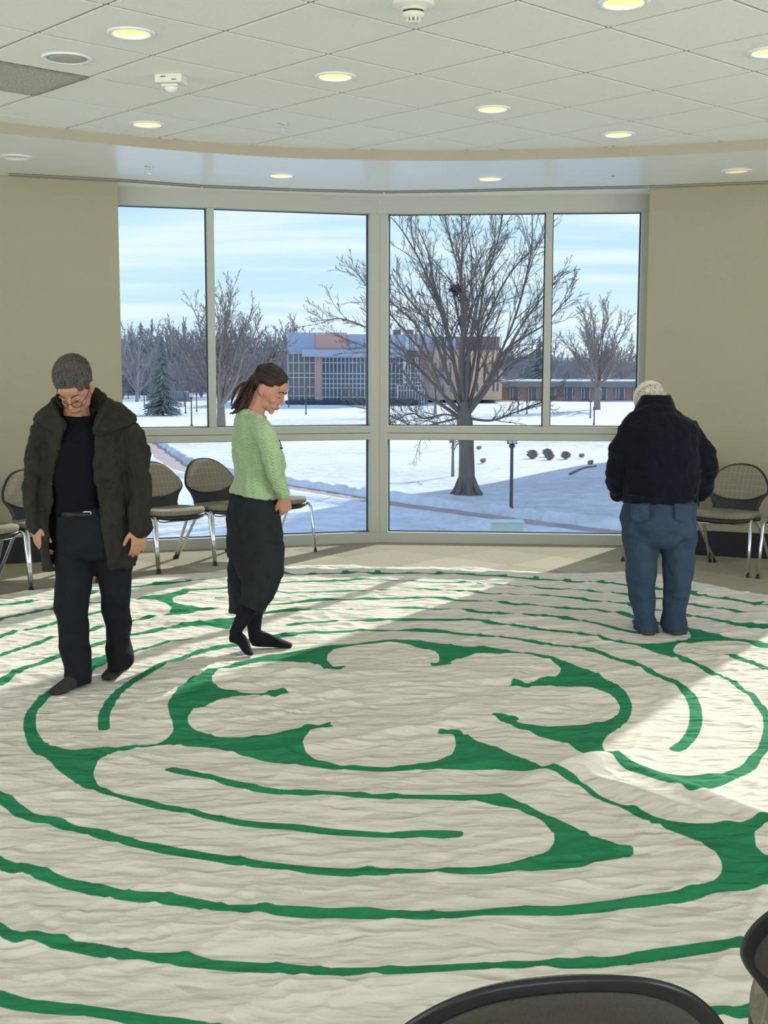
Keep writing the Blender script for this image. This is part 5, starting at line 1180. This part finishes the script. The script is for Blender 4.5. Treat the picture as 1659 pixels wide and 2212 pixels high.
    b = MB(); loft(b, [span(140, 210, 897, Y+.03, .070), span(126, 224, 914, Y+.03, .092), span(106, 250, 936, Y+.02, .115), span(108, 244, 1000, Y+.0, .130), span(116, 236, 1070, Y+.0, .122), span(120, 236, 1112, Y+.0, .122)])
    b.tube([at(137, 898, Y+.02), at(150, 907, Y-.045), at(170, 910, Y-.055), at(196, 906, Y-.04), at(208, 896, Y+.02)], .018, 10)
    fuse(fin(b, 'sweater', blk), .007, 2, [(.09, .012)])
    # trousers
    tr = cloth_mat('charcoal_trousers', (28, 30, 34), .9, (6, 6, 10), .3)
    b = MB(); loft(b, [span(124, 248, 1098, Y, .120), span(124, 262, 1130, Y, .130), span(124, 276, 1170, Y, .130), span(126, 282, 1205, Y, .115)])
    loft(b, [span(124, 206, 1170, Y, .105), span(122, 202, 1230, 5.92, .095), span(120, 194, 1300, 5.90, .088), span(124, 192, 1350, 5.89, .082), span(131, 196, 1405, 5.88, .080), span(137, 198, 1448, 5.87, .085), span(141, 197, 1476, 5.87, .088)])
    loft(b, [span(192, 284, 1170, Y, .105), span(205, 285, 1230, 5.97, .095), span(219, 283, 1295, 6.00, .088), span(226, 283, 1345, 6.03, .082), span(229, 282, 1390, 6.05, .080), span(231, 288, 1422, 6.06, .085), span(234, 288, 1440, 6.06, .088)])
    fuse(fin(b, 'trousers', tr), .007, 2, [(.12, .034), (.05, .007)])
    b = MB(); loft(b, [span(122, 250, 1100, Y-.002, .128), span(122, 252, 1112, Y-.002, .130)], 30, 2); fin(b, 'belt', mat('black_leather', (14, 14, 15), .4))
    b = MB(); c0 = at(188, 1105, Y-.135); b.box(c0.x-.020, c0.x+.020, c0.y-.006, c0.y, c0.z-.004, c0.z+.002); b.box(c0.x+.016, c0.x+.021, c0.y-.006, c0.y, c0.z-.014, c0.z+.002); fin(b, 'belt_buckle', m_chrome)
    # socks
    b = MB()
    hL, tL = on_level(190, 1476, .004), on_level(128, 1499, .004); hR, tR = on_level(276, 1444, .004), on_level(226, 1475, .004)
    dL = (tL-hL).normalized(); tL = hL+dL*.27; dR = (tR-hR).normalized(); tR = hR+dR*.27
    foot(b, hL, tL, hL+Vector((-.03, -.02, .12))); foot(b, hR, tR, hR+Vector((-.02, -.02, .12)))
    fuse(fin(b, 'socks', cloth_mat('dark_grey_socks', (58, 56, 54), .3, (12, 12, 12), .2)), .005, 2)
    # coat: open shell
    cm = cloth_mat('waxed_olive_coat', (42, 41, 35), 1.0, (9, 9, 4), .45, .75)
    rows = [(900, 100, 276, 130, 208, .125), (918, 92, 284, 134, 206, .148), (950, 92, 280, 128, 204, .165), (1000, 94, 276, 114, 205, .172), (1055, 91, 280, 104, 208, .175), (1110, 88, 286, 98, 213, .178), (1160, 87, 292, 95, 221, .180), (1200, 88, 296, 100, 230, .180), (1222, 90, 294, 110, 236, .178)]
    b = MB(); n = 44; V = []; th = .011; k = 0
    dense_rows = catmull([tuple(map(float, r)) for r in rows], 4)
    for (y, xl, xr, el, er, ry) in dense_rows:
        a_, c_ = at(xl, y, Y+.03), at(xr, y, Y+.03); ctr = (a_+c_)/2; rx = (c_-a_).length/2
        xe0 = at(el, y, Y-ry+.03).x; xe1 = at(er, y, Y-ry+.03).x
        f0 = math.asin(max(-.97, min(.97, (xe0-ctr.x)/rx))); f1 = math.asin(max(-.97, min(.97, (xe1-ctr.x)/rx)))
        # angle measured from the front (towards the viewer); go from the left edge round the back to the right edge
        A0, A1 = f0, f1-2*pi
        ring_o, ring_i = [], []
        for j in range(n+1):
            a = A0+(A1-A0)*j/n; wv = 1+.020*sin(a*9+y*.012)*(y-880)/340
            ring_o.append(Vector((ctr.x+rx*sin(a)*wv, ctr.y-ry*cos(a)*wv, ctr.z))); ring_i.append(Vector((ctr.x+(rx-2*th)*sin(a)*wv, ctr.y-(ry-2*th)*cos(a)*wv, ctr.z)))
        V += ring_o+ring_i[::-1]; k += 1
    m_ = 2*(n+1)
    # hem drops lower at the two front corners
    F = [(i*m_+j, i*m_+(j+1) % m_, (i+1)*m_+(j+1) % m_, (i+1)*m_+j) for i in range(k-1) for j in range(m_)]
    F += [tuple(j for j in (q, q+1, m_-2-q, m_-1-q)) for q in range(n)]+[tuple((k-1)*m_+j for j in (q+1, q, m_-1-q, m_-2-q)) for q in range(n)]
    b.add(V, F)
    # yoke over the shoulders, open at the neck
    for sx in (-1, 1):
        P0 = at(168+sx*42, 886, Y+.05); P1 = at(168+sx*(78 if sx < 0 else 96), 908, Y+.04); P2 = at(168+sx*(84 if sx < 0 else 110), 930, Y+.03)
        skin(b, [P0+Vector((0, .02, -.03)), (P0+P1)/2+Vector((0, 0, -.03)), P1+Vector((0, 0, -.045)), P2+Vector((0, 0, -.05))], [.050, .055, .055, .058])
    b.tube(smooth_pts([at(118, 905, Y+.04), at(135, 885, Y+.13), at(168, 872, Y+.16), at(205, 880, Y+.13), at(228, 900, Y+.04)]), .045, 10)
    skin(b, [at(102, 930, Y+.03), at(88, 958, Y+.02), at(81, 1000, Y+.02), at(77, 1050, Y+.0), at(76, 1100, Y-.02), at(77, 1133, Y-.03)], [.066, .062, .058, .053, .050, .047])
    skin(b, [at(268, 925, Y+.03), at(284, 955, Y+.02), at(297, 1000, Y+.02), at(302, 1050, Y+.0), at(303, 1100, Y-.02), at(303, 1136, Y-.04)], [.066, .066, .068, .063, .057, .050])
    fuse(fin(b, 'coat', cm), .0065, 1, [(.13, .045), (.05, .022)])
    # wide hood / storm collar lying open on the shoulders
    b = MB()
    def flap(P, wid, thick):
        Q = catmull([tuple(p)+tuple(w_) for p, w_ in zip(P, wid)], 5); V = []; n2 = 14
        for q in Q:
            c = Vector(q[:3]); u = Vector(q[3:6]); nrm = Vector((0, -.4, 1)).normalized(); nrm = (nrm-u.normalized()*nrm.dot(u.normalized())).normalized()*thick
            for j in range(n2): a = 2*pi*j/n2; V.append(c+u*cos(a)+nrm*sin(a))
        kk = len(Q); b.add(V, [(i*n2+j, i*n2+(j+1) % n2, (i+1)*n2+(j+1) % n2, (i+1)*n2+j) for i in range(kk-1) for j in range(n2)]+[tuple(range(n2))[::-1], tuple((kk-1)*n2+j for j in range(n2))])
    flap([at(126, 928, Y-.10), at(108, 908, Y-.07), at(98, 892, Y+.02), at(118, 872, Y+.11), at(160, 862, Y+.15), at(205, 862, Y+.14), at(240, 872, Y+.09), at(258, 892, Y+.01), at(232, 915, Y-.08), at(210, 935, Y-.12)],
         [(-.03, .0, -.012), (-.055, .01, -.020), (-.065, .01, -.030), (-.045, .03, -.02), (-.0, .05, -.02), (.02, .05, -.02), (.055, .03, -.02), (.085, .01, -.035), (.06, 0, -.025), (.03, 0, -.015)], .020)
    flap([at(136, 925, Y-.115), at(126, 900, Y-.09), at(121, 878, Y-.02), at(138, 862, Y+.085), at(172, 856, Y+.105), at(204, 858, Y+.07), at(222, 880, Y-.02), at(216, 905, Y-.10), at(206, 930, Y-.125)],
         [(-.012, 0, .02), (-.018, 0, .03), (-.02, 0, .04), (-.005, .01, .04), (0, .01, .04), (.01, .01, .045), (.025, 0, .045), (.022, 0, .035), (.012, 0, .02)], .014)
    fuse(fin(b, 'hood', cm), .006, 2, [(.07, .018), (.03, .006)])
    b = MB(); P = at(227, 928, Y-.17); b.box(P.x-.035, P.x+.03, P.y-.004, P.y+.006, P.z-.014, P.z+.014, None); fin(b, 'collar_tab', cm)
    return t
man_in_coat()

# ---- woman in the green sweater
def woman():
    Y = 6.60; base_ = Vector((-.66, 6.60, 0))
    t = thing('person', 'woman in a pale green cable-knit sweater and dark wide trousers, ponytail, looking down', 'person', base_)
    def fin(mb, name, m, par=t, fix=True):
        o = mb.build(name, m, par, smooth=True, fix=fix); o.location = -base_ if par is t else (0, 0, 0); return o
    def sub(fn, *a):
        before = set(bpy.data.objects); fn(*a)
        for o in set(bpy.data.objects)-before: o.location = -base_
    sk = skin_mat('skin_woman', (196, 142, 118)); hr = mat('brown_hair', (52, 35, 29), .5, var=.4, vscale=40, bump=.5, bscale=150)
    H = head_matrix(at(581, 841, Y), R(-90-16), R(29), R(-2)); s = .97
    b = MB(); add_head(b, H, s, True)
    skin(b, [H @ Vector((0, -.03, -.05)), at(556, 872, Y), at(546, 898, Y)], [.050, .050, .060])
    yw = R(78)
    def sec(x0, x1, y, dy, r):  # body seen from its side: width of the outline is the body's depth
        a, c = at(x0, y, Y+dy), at(x1, y, Y+dy); ctr = (a+c)/2; hw = (c-a).length/2
        return (ctr, Vector((hw, 0, 0)), Vector((0, r, 0)))
    loft(b, [sec(522, 575, 898, 0, .09), sec(518, 582, 930, 0, .12), sec(516, 590, 965, 0, .12), sec(518, 584, 1020, 0, .10), sec(512, 584, 1060, 0, .12), sec(508, 586, 1110, 0, .13), sec(512, 580, 1150, 0, .11)])
    nearA = [at(564, 926, Y-.15), at(578, 960, Y-.19), at(590, 1008, Y-.18), at(602, 1048, Y-.13), at(610, 1070, Y-.09)]
    farA = [at(564, 926, Y+.15), at(582, 965, Y+.19), at(598, 1012, Y+.17), at(610, 1052, Y+.10), at(614, 1070, Y+.05)]
    skin(b, nearA, [.036, .034, .030, .025, .023]); skin(b, farA, [.036, .034, .030, .025, .023])
    skin(b, [at(545, 1130, Y+.08), at(548, 1240, Y+.08), at(550, 1320, Y+.08), at(550, 1350, Y+.08)], [.060, .045, .030, .022])
    skin(b, [at(552, 1130, Y-.06), at(580, 1225, Y-.09), at(546, 1290, Y-.09), at(530, 1325, Y-.09)], [.060, .045, .034, .024])
    add_hand(b, at(612, 1074, Y-.08), Vector((.12, .35, -.9)), Vector((.45, -.85, -.1)), .92, 1, (.75, .9, .5), .0, .45)
    add_hand(b, at(614, 1074, Y+.04), Vector((.10, -.55, -.8)), Vector((.85, .4, .1)), .92, -1, (.85, .9, .5), .0, .45)
    fuse(fin(b, 'body', sk), .0040, 2)
    sub(face_details, H, s, t, None, hr, mat('lips_woman', (158, 98, 88), .45))
    b = hair_cap(H, s, [((0, -.022, .056), (.0785, .094, .081)), ((0, -.062, .015), (.070, .045, .07)), ((-.059, -.010, .050), (.021, .048, .034)), ((.059, -.010, .050), (.021, .048, .034)), ((0, .032, .088), (.053, .038, .034)), ((0, -.10, .0), (.035, .03, .035))])
    fuse(fin(b, 'hair', hr), .0045, 2, [(.02, .006)])
    # ponytail in locks
    b = MB(); rs = random.Random(6); tie = at(545, 828, Y)
    skin(b, [at(549, 824, Y), tie, at(541, 842, Y), at(535, 858, Y), at(528, 870, Y), at(517, 882, Y)], [.024, .022, .038, .048, .040, .018], 14)
    for k in range(70):
        o = Vector((rs.gauss(0, .007), rs.gauss(0, .010), rs.gauss(0, .007))); f = rs.uniform(.8, 1.05); w_ = rs.gauss(0, .010)
        P = [at(552, 824, Y)+o*.5, tie+o*.6, at(540, 842, Y)+o*2.6+Vector((w_*.4, w_, 0)), at(533, 860, Y)+o*3.6+Vector((w_*.6, w_*1.3, 0)), at(526-(1-f)*10, 872+12*(f-.8), Y)+o*3.0+Vector((w_, w_*1.5, 0)), at(511+rs.uniform(-4, 8), 880+12*(f-.8)+rs.uniform(-4, 4), Y)+o*2.0+Vector((w_, w_*1.5, 0))]
        b.tube(smooth_pts(P, 4), [.0035+.0045*sin(pi*q/20) for q in range(20)]+[.001], 5)
    fin(b, 'ponytail', hr, fix=False)
    b = MB(); b.tube([tie+Vector((.012*cos(a), .022*sin(a), .020*cos(a)+.0)) for a in [2*pi*k/16 for k in range(17)]], .006, 6); b.sphere(tie+Vector((0, -.028, .004)), .006); fin(b, 'hair_tie', mat('black_hair_tie', (24, 22, 24), .3))
    # loose strands over the skull, combed back to the tie
    b = MB()
    for k in range(420):
        a = rs.uniform(-1.35, 1.35); e = rs.uniform(0.02, 1.0); P = []
        for q in range(6):
            u = q/5; yy = .070*(1-u)-.105*u; zz = .050+.088*cos(a)*sin(pi*(.14+.80*(u*.9)))*1.0-.045*u; xx = .0815*sin(a)*sin(pi*(.16+.70*u))
            P.append(Vector((xx, yy-.008, zz-.01*e)))
        # push to the hair surface
        P = [Vector((0, -.022, .052))+(p-Vector((0, -.022, .052))).normalized()*(.0835+.004*abs(sin(p.y*30)))*Vector(((p-Vector((0, -.022, .052))).normalized().x*.96, (p-Vector((0, -.022, .052))).normalized().y*1.14, (p-Vector((0, -.022, .052))).normalized().z*.98)).length for p in P]
        b.tube([H @ (p*s) for p in P], [.0006, .0012, .0012, .0012, .0012, .0008], 4, caps=False)
    fin(b, 'hair_strands', hr, fix=False)
    # cable knit
    m = bpy.data.materials.new('green_cable_knit'); nt, N, L, bb = nodes_of(m); tc = N.new('ShaderNodeTexCoord')
    def wave(rot, scale, dist):
        mp = N.new('ShaderNodeMapping'); mp.inputs['Rotation'].default_value = rot; L.new(tc.outputs['Object'], mp.inputs[0])
        w = N.new('ShaderNodeTexWave'); w.inputs['Scale'].default_value = scale; w.inputs['Distortion'].default_value = dist; w.inputs['Detail'].default_value = 1; w.inputs['Detail Scale'].default_value = 2; L.new(mp.outputs[0], w.inputs['Vector']); return w
    w1 = wave((0, R(58), 0), 22, 1.2); w2 = wave((0, R(-58), 0), 22, 1.2); w3 = wave((0, R(4), 0), 7.5, .8)
    mxw = N.new('ShaderNodeMixRGB'); L.new(w3.outputs['Fac'], mxw.inputs[0]); L.new(w1.outputs['Fac'], mxw.inputs[1]); L.new(w2.outputs['Fac'], mxw.inputs[2])
    nz = N.new('ShaderNodeTexNoise'); nz.inputs['Scale'].default_value = 320; L.new(tc.outputs['Object'], nz.inputs['Vector'])
    cm = N.new('ShaderNodeMixRGB'); cm.inputs[1].default_value = srgb(156, 186, 138); cm.inputs[2].default_value = srgb(190, 216, 168); L.new(nz.outputs[0], cm.inputs[0]); L.new(cm.outputs[0], bb.inputs['Base Color'])
    bb.inputs['Roughness'].default_value = 1; bb.inputs['Specular IOR Level'].default_value = .1; bb.inputs['Sheen Weight'].default_value = .3
    b1 = N.new('ShaderNodeBump'); b1.inputs['Strength'].default_value = .7; b1.inputs['Distance'].default_value = .006; L.new(mxw.outputs[0], b1.inputs['Height'])
    b3 = N.new('ShaderNodeBump'); b3.inputs['Strength'].default_value = .5; b3.inputs['Distance'].default_value = .008; L.new(w3.outputs['Fac'], b3.inputs['Height']); L.new(b1.outputs[0], b3.inputs['Normal'])
    b2 = N.new('ShaderNodeBump'); b2.inputs['Strength'].default_value = .4; b2.inputs['Distance'].default_value = .002; L.new(nz.outputs[0], b2.inputs['Height']); L.new(b3.outputs[0], b2.inputs['Normal']); L.new(b2.outputs[0], bb.inputs['Normal'])
    b = MB()
    def ssec(x0, y0, x1, y1, r):
        a, c = at(x0, y0, Y), at(x1, y1, Y); ctr = (a+c)/2; return (ctr, (c-a)/2, Vector((0, r, 0)))
    loft(b, [ssec(524, 880, 564, 893, .058), ssec(515, 889, 577, 910, .105), ssec(507, 905, 590, 922, .155), ssec(502, 940, 599, 945, .172), ssec(502, 975, 607, 975, .165), ssec(507, 1010, 604, 1008, .155), ssec(506, 1034, 600, 1030, .160), ssec(501, 1048, 600, 1056, .168), ssec(497, 1062, 600, 1077, .172)], 34)
    skin(b, [at(556, 918, Y-.12), at(571, 934, Y-.185), at(579, 962, Y-.205), at(589, 1002, Y-.20), at(600, 1040, Y-.16), at(610, 1066, Y-.11)], [.050, .058, .056, .049, .039, .032])
    skin(b, [at(556, 918, Y+.12), at(573, 936, Y+.185), at(584, 965, Y+.20), at(598, 1010, Y+.18), at(608, 1048, Y+.12), at(612, 1066, Y+.07)], [.050, .058, .054, .047, .037, .031])
    fuse(fin(b, 'sweater', m), .006, 1, [(.09, .028), (.04, .012)])
    # small pendant hanging clear of the chest
    b = MB(); b.tube([at(603, 950, Y-.05), at(606, 958, Y-.05), at(608, 965, Y-.05)], .003, 6); b.sphere(at(606, 968, Y-.05), (.014, .008, .006)); fin(b, 'lanyard_clip', m_dark)
    tr = cloth_mat('dark_wool_trousers', (42, 44, 47), .9, (7, 7, 3), .3)
    b = MB()
    loft(b, [ssec(500, 1056, 598, 1070, .150), ssec(492, 1082, 602, 1090, .170), ssec(488, 1120, 607, 1124, .185), ssec(488, 1160, 612, 1160, .180), ssec(490, 1200, 612, 1200, .160)], 34)
    def s2(x0, y0, x1, y1, dy, r): a, c = at(x0, y0, Y+dy), at(x1, y1, Y+dy); return ((a+c)/2, (c-a)/2, Vector((0, r, 0)))
    loft(b, [s2(490, 1180, 590, 1180, .07, .115), s2(492, 1240, 580, 1240, .09, .105), s2(494, 1285, 574, 1288, .09, .10), s2(495, 1322, 572, 1324, .09, .10)])
    loft(b, [s2(496, 1165, 613, 1170, -.07, .11), s2(510, 1225, 615, 1205, -.09, .10), s2(522, 1262, 611, 1242, -.10, .085), s2(520, 1286, 598, 1278, -.10, .080), s2(517, 1300, 568, 1322, -.10, .072)])
    fuse(fin(b, 'wide_trousers', tr), .0065, 1, [(.12, .036), (.05, .014)])
    b = MB()
    # far foot flat, near foot on its toes
    h1, t1 = on_level(541, 1404, .004)+Vector((0, .06, 0)), on_level(606, 1405, .004)+Vector((.0, .06, 0)); t1 = h1+(t1-h1).normalized()*.225
    foot(b, h1+Vector((.0, 0, .006)), t1, at(551, 1370, Y+.08), .88)
    skin(b, [at(551, 1310, Y+.08), at(549, 1350, Y+.08), at(551, 1380, Y+.08)], [.050, .040, .034])
    toe = on_level(547, 1417, .006); ball = at(533, 1404, toe.y+.01); heel = at(504, 1370, toe.y+.05)
    skin(b, [at(540, 1300, Y-.10), at(528, 1330, Y-.09), at(514, 1354, (Y+toe.y)/2-.04), heel+Vector((.012, 0, .01))], [.052, .044, .034, .034])
    loft(b, [(heel+Vector((-.006, 0, .006)), Vector((.018, 0, .018)), Vector((0, .024, 0))), (heel+Vector((.010, 0, -.015)), Vector((.028, 0, .028)), Vector((0, .030, 0))), ((heel+ball)/2+Vector((.006, 0, .012)), Vector((.026, 0, .020)), Vector((0, .032, 0))), (ball+Vector((0, 0, .006)), Vector((.020, 0, .016)), Vector((0, .038, 0))), (toe+Vector((-.016, 0, .016)), Vector((.010, 0, .012)), Vector((0, .036, 0))), (toe+Vector((0, 0, .010)), Vector((.004, 0, .006)), Vector((0, .024, 0)))], 20)
    fuse(fin(b, 'socks', cloth_mat('black_socks', (26, 27, 34), .3, (14, 14, 14), .2)), .0045, 2)
    return t
woman()

# ---- man in jeans seen from behind
def man_in_jeans():
    Y = 7.13; base_ = Vector((1.60, 7.13, 0))
    t = thing('person', 'white-haired man seen from behind in a navy fleece jacket and blue jeans, head bowed', 'person', base_)
    def fin(mb, name, m, fix=True):
        o = mb.build(name, m, t, smooth=True, fix=fix); o.location = -base_; return o
    def sub(fn, *a):
        before = set(bpy.data.objects); fn(*a)
        for o in set(bpy.data.objects)-before: o.location = -base_
    sk = skin_mat('skin_man_jeans', (205, 150, 125)); wh2 = mat('white_hair_tips', (232, 224, 208), .6, var=.2, vscale=60); wh = mat('white_hair', (176, 162, 142), .6, var=.25, vscale=50, bump=.8, bscale=140)
    H = head_matrix(at(1407, 880, Y+.10), R(14), R(46), R(-4)); s = 1.0
    b = MB(); add_head(b, H, s)
    skin(b, [H @ Vector((0, -.03, -.05)), at(1414, 885, Y+.04), at(1420, 910, Y)], [.060, .062, .075])
    loft(b, [span(1385, 1460, 900, Y, .09), span(1355, 1495, 930, Y, .12), span(1362, 1495, 1000, Y, .13), span(1362, 1496, 1060, Y, .13), span(1355, 1494, 1120, Y, .14), span(1356, 1492, 1160, Y, .12)])
    aL = [at(1365, 935, Y), at(1338, 1000, Y), at(1334, 1045, Y+.08), at(1352, 1078, Y+.15)]; aR = [at(1485, 935, Y), at(1515, 1000, Y), at(1516, 1045, Y+.08), at(1500, 1078, Y+.15)]
    skin(b, aL, [.055, .048, .038, .030]); skin(b, aR, [.055, .048, .038, .030])
    skin(b, [at(1388, 1150, Y), at(1388, 1250, Y), at(1396, 1350, Y)], [.08, .058, .040]); skin(b, [at(1464, 1150, Y), at(1462, 1250, Y), at(1455, 1350, Y)], [.08, .058, .040])
    add_hand(b, at(1356, 1082, Y+.15), Vector((.25, .1, -.9)), Vector((-.8, .3, 0)), .95, 1, (.4, .5, .4), .02, .5)
    add_hand(b, at(1497, 1082, Y+.15), Vector((-.25, .1, -.9)), Vector((.8, .3, 0)), .95, -1, (.4, .5, .4), .02, .5)
    fuse(fin(b, 'body', sk), .0042, 2)
    sub(face_details, H, s, t, None, wh, mat('lips_man_jeans', (170, 110, 95), .5))
    b = hair_cap(H, s, [((0, -.024, .052), (.082, .096, .083)), ((0, -.066, -.002), (.072, .044, .070)), ((-.064, -.02, .022), (.018, .05, .048)), ((.064, -.02, .022), (.018, .05, .048))])
    fuse(fin(b, 'hair', wh), .005, 2, [(.025, .008)])
    sub(strands, H, s, t, wh2, 3400, 11, -.05, .026, 'hair_strands', lambda p: True, .0016)
    sub(strands, H, s, t, wh2, 1800, 12, -.07, .024, 'hair_strands', lambda p: p.y < -.03, .0015, (0, -.066, -.002), (.077, .049, .075))
    fl = cloth_mat('navy_fleece', (15, 16, 27), .5, (4, 4, 9), .25, .95, .04, 260)
    b = MB()
    loft(b, [span(1388, 1446, 868, Y+.03, .070), span(1374, 1458, 882, Y+.02, .105), span(1358, 1477, 895, Y+.01, .130), span(1343, 1498, 911, Y, .150), span(1336, 1510, 938, Y-.01, .168), span(1342, 1514, 985, Y-.01, .175), span(1346, 1512, 1035, Y-.01, .178), span(1346, 1508, 1065, Y-.01, .175), span(1343, 1507, 1083, Y-.01, .170)], 36, 4)
    skin(b, [at(1378, 932, Y), at(1350, 960, Y), at(1336, 1000, Y+.01), at(1332, 1035, Y+.05), at(1340, 1064, Y+.12)], [.066, .076, .072, .064, .052])
    skin(b, [at(1474, 932, Y), at(1504, 960, Y), at(1522, 1000, Y+.01), at(1521, 1035, Y+.05), at(1512, 1064, Y+.11)], [.066, .076, .076, .066, .052])
    b.tube(smooth_pts([at(1350, 1076, Y-.14), at(1420, 1080, Y-.175), at(1500, 1076, Y-.14)]), .016, 8)
    fuse(fin(b, 'fleece_jacket', fl), .0065, 1, [(.12, .040), (.05, .018)])
    # stand-up collar
    b = MB(); V = []; n = 36
    for k, (x0, x1, y, ry, dy) in enumerate(((1376, 1456, 884, .098, .03), (1380, 1452, 868, .090, .05), (1387, 1446, 853, .080, .065))):
        for th_ in (0, 1):
            pass
    def colr(x0, x1, y, ry, dy, sh): c = (at(x0, y, Y+dy)+at(x1, y, Y+dy))/2; hw = (at(x1, y, Y+dy)-at(x0, y, Y+dy)).length/2-sh; return [(c.x+hw*cos(2*pi*j/n), c.y+(ry-sh)*sin(2*pi*j/n), c.z-(.030*(1 if sin(2*pi*j/n) > 0 else 0)*sin(2*pi*j/n))) for j in range(n)]
    L1 = [colr(1366, 1464, 892, .116, .02, 0), colr(1375, 1457, 874, .100, .04, 0), colr(1386, 1448, 854, .084, .055, 0), colr(1388, 1446, 852, .081, .055, .004), colr(1389, 1445, 855, .080, .055, .010), colr(1378, 1455, 876, .096, .04, .012), colr(1370, 1460, 892, .112, .02, .012)]
    for r_ in L1: V += r_
    b.add(V, [(i*n+j, i*n+(j+1) % n, ((i+1) % 7)*n+(j+1) % n, ((i+1) % 7)*n+j) for i in range(7) for j in range(n)])
    fuse(fin(b, 'collar', fl), .005, 1, [(.05, .008)])
    jm = cloth_mat('blue_denim', (52, 69, 88), .9, (6, 6, 9), .38, .85)
    b = MB()
    loft(b, [span(1350, 1504, 1068, Y, .150), span(1344, 1505, 1095, Y-.01, .165), span(1341, 1504, 1125, Y-.015, .170), span(1345, 1503, 1155, Y-.01, .155), span(1350, 1501, 1180, Y, .12)], 34)
    loft(b, [span(1346, 1428, 1160, Y, .125), span(1350, 1422, 1205, Y, .110), span(1353, 1417, 1245, Y-.01, .098), span(1357, 1412, 1285, Y-.01, .090), span(1368, 1414, 1325, Y, .082), span(1370, 1420, 1350, Y+.01, .105), span(1372, 1421, 1362, Y+.02, .118)])
    loft(b, [span(1422, 1503, 1160, Y, .125), span(1429, 1500, 1205, Y, .110), span(1432, 1496, 1245, Y-.01, .098), span(1434, 1490, 1285, Y-.01, .090), span(1431, 1480, 1325, Y, .082), span(1429, 1482, 1350, Y+.01, .105), span(1432, 1481, 1362, Y+.02, .118)])
    fuse(fin(b, 'jeans', jm), .0065, 2, [(.11, .030), (.045, .007)])
    # patch pockets on the seat of the jeans
    for x0, x1 in ((1362, 1402), (1456, 1496)):
        b = MB(); V = []; nx, nz = 8, 8
        def surf(x, y):
            u = (x-1423)/81.0; d = .168*sqrt(max(.05, 1-abs(u)**2.0))+.012
            return at(x, y, Y-.013-d)
        out_ = []
        for i in range(nz+1):
            for j in range(nx+1):
                f = i/nz; xx = x0+(x1-x0)*j/nx; yy = 1088+34*f+(6*f*(1-abs(2*j/nx-1)) if f > .7 else 0); out_.append(surf(xx, yy))
        b.add(out_, [(i*(nx+1)+j, i*(nx+1)+j+1, (i+1)*(nx+1)+j+1, (i+1)*(nx+1)+j) for i in range(nz) for j in range(nx)])
        o = fin(b, 'back_pocket', jm); so_ = o.modifiers.new('thick', 'SOLIDIFY'); so_.thickness = .010
    b = MB()
    for hx, tx in ((1396, 1398), (1457, 1462)):
        h = on_level(hx, 1374, .004)+Vector((.022, .060, 0)); tt = h+Vector(((tx-hx)*.003-.01, .285, 0))
        up = foot(b, h+Vector((0, .0, .010)), tt+Vector((0, 0, .006)), None, 1.0)
    fuse(fin(b, 'shoes', mat('dark_leather_shoes', (38, 36, 40), .45, var=.15)), .005, 2)
    b = MB()
    for hx, tx in ((1396, 1398), (1457, 1462)):
        h = on_level(hx, 1374, .004)+Vector((.022, .022, 0)); d = Vector(((tx-hx)*.003-.01, .285, 0)).normalized(); sd_ = Vector((d.y, -d.x, 0))
        P = [(h+d*(.29*f-.008)+sd_*w_*q) for q in (1, -1) for f, w_ in ((0, .024), (.1, .036), (.35, .036), (.7, .048), (.92, .036), (1.0, .012))[::q]]
        b.prism([(p.x, p.y) for p in P], .004, .026)
    fin(b, 'shoe_soles', mat('brown_sole', (64, 54, 52), .6))
    return t
man_in_jeans()
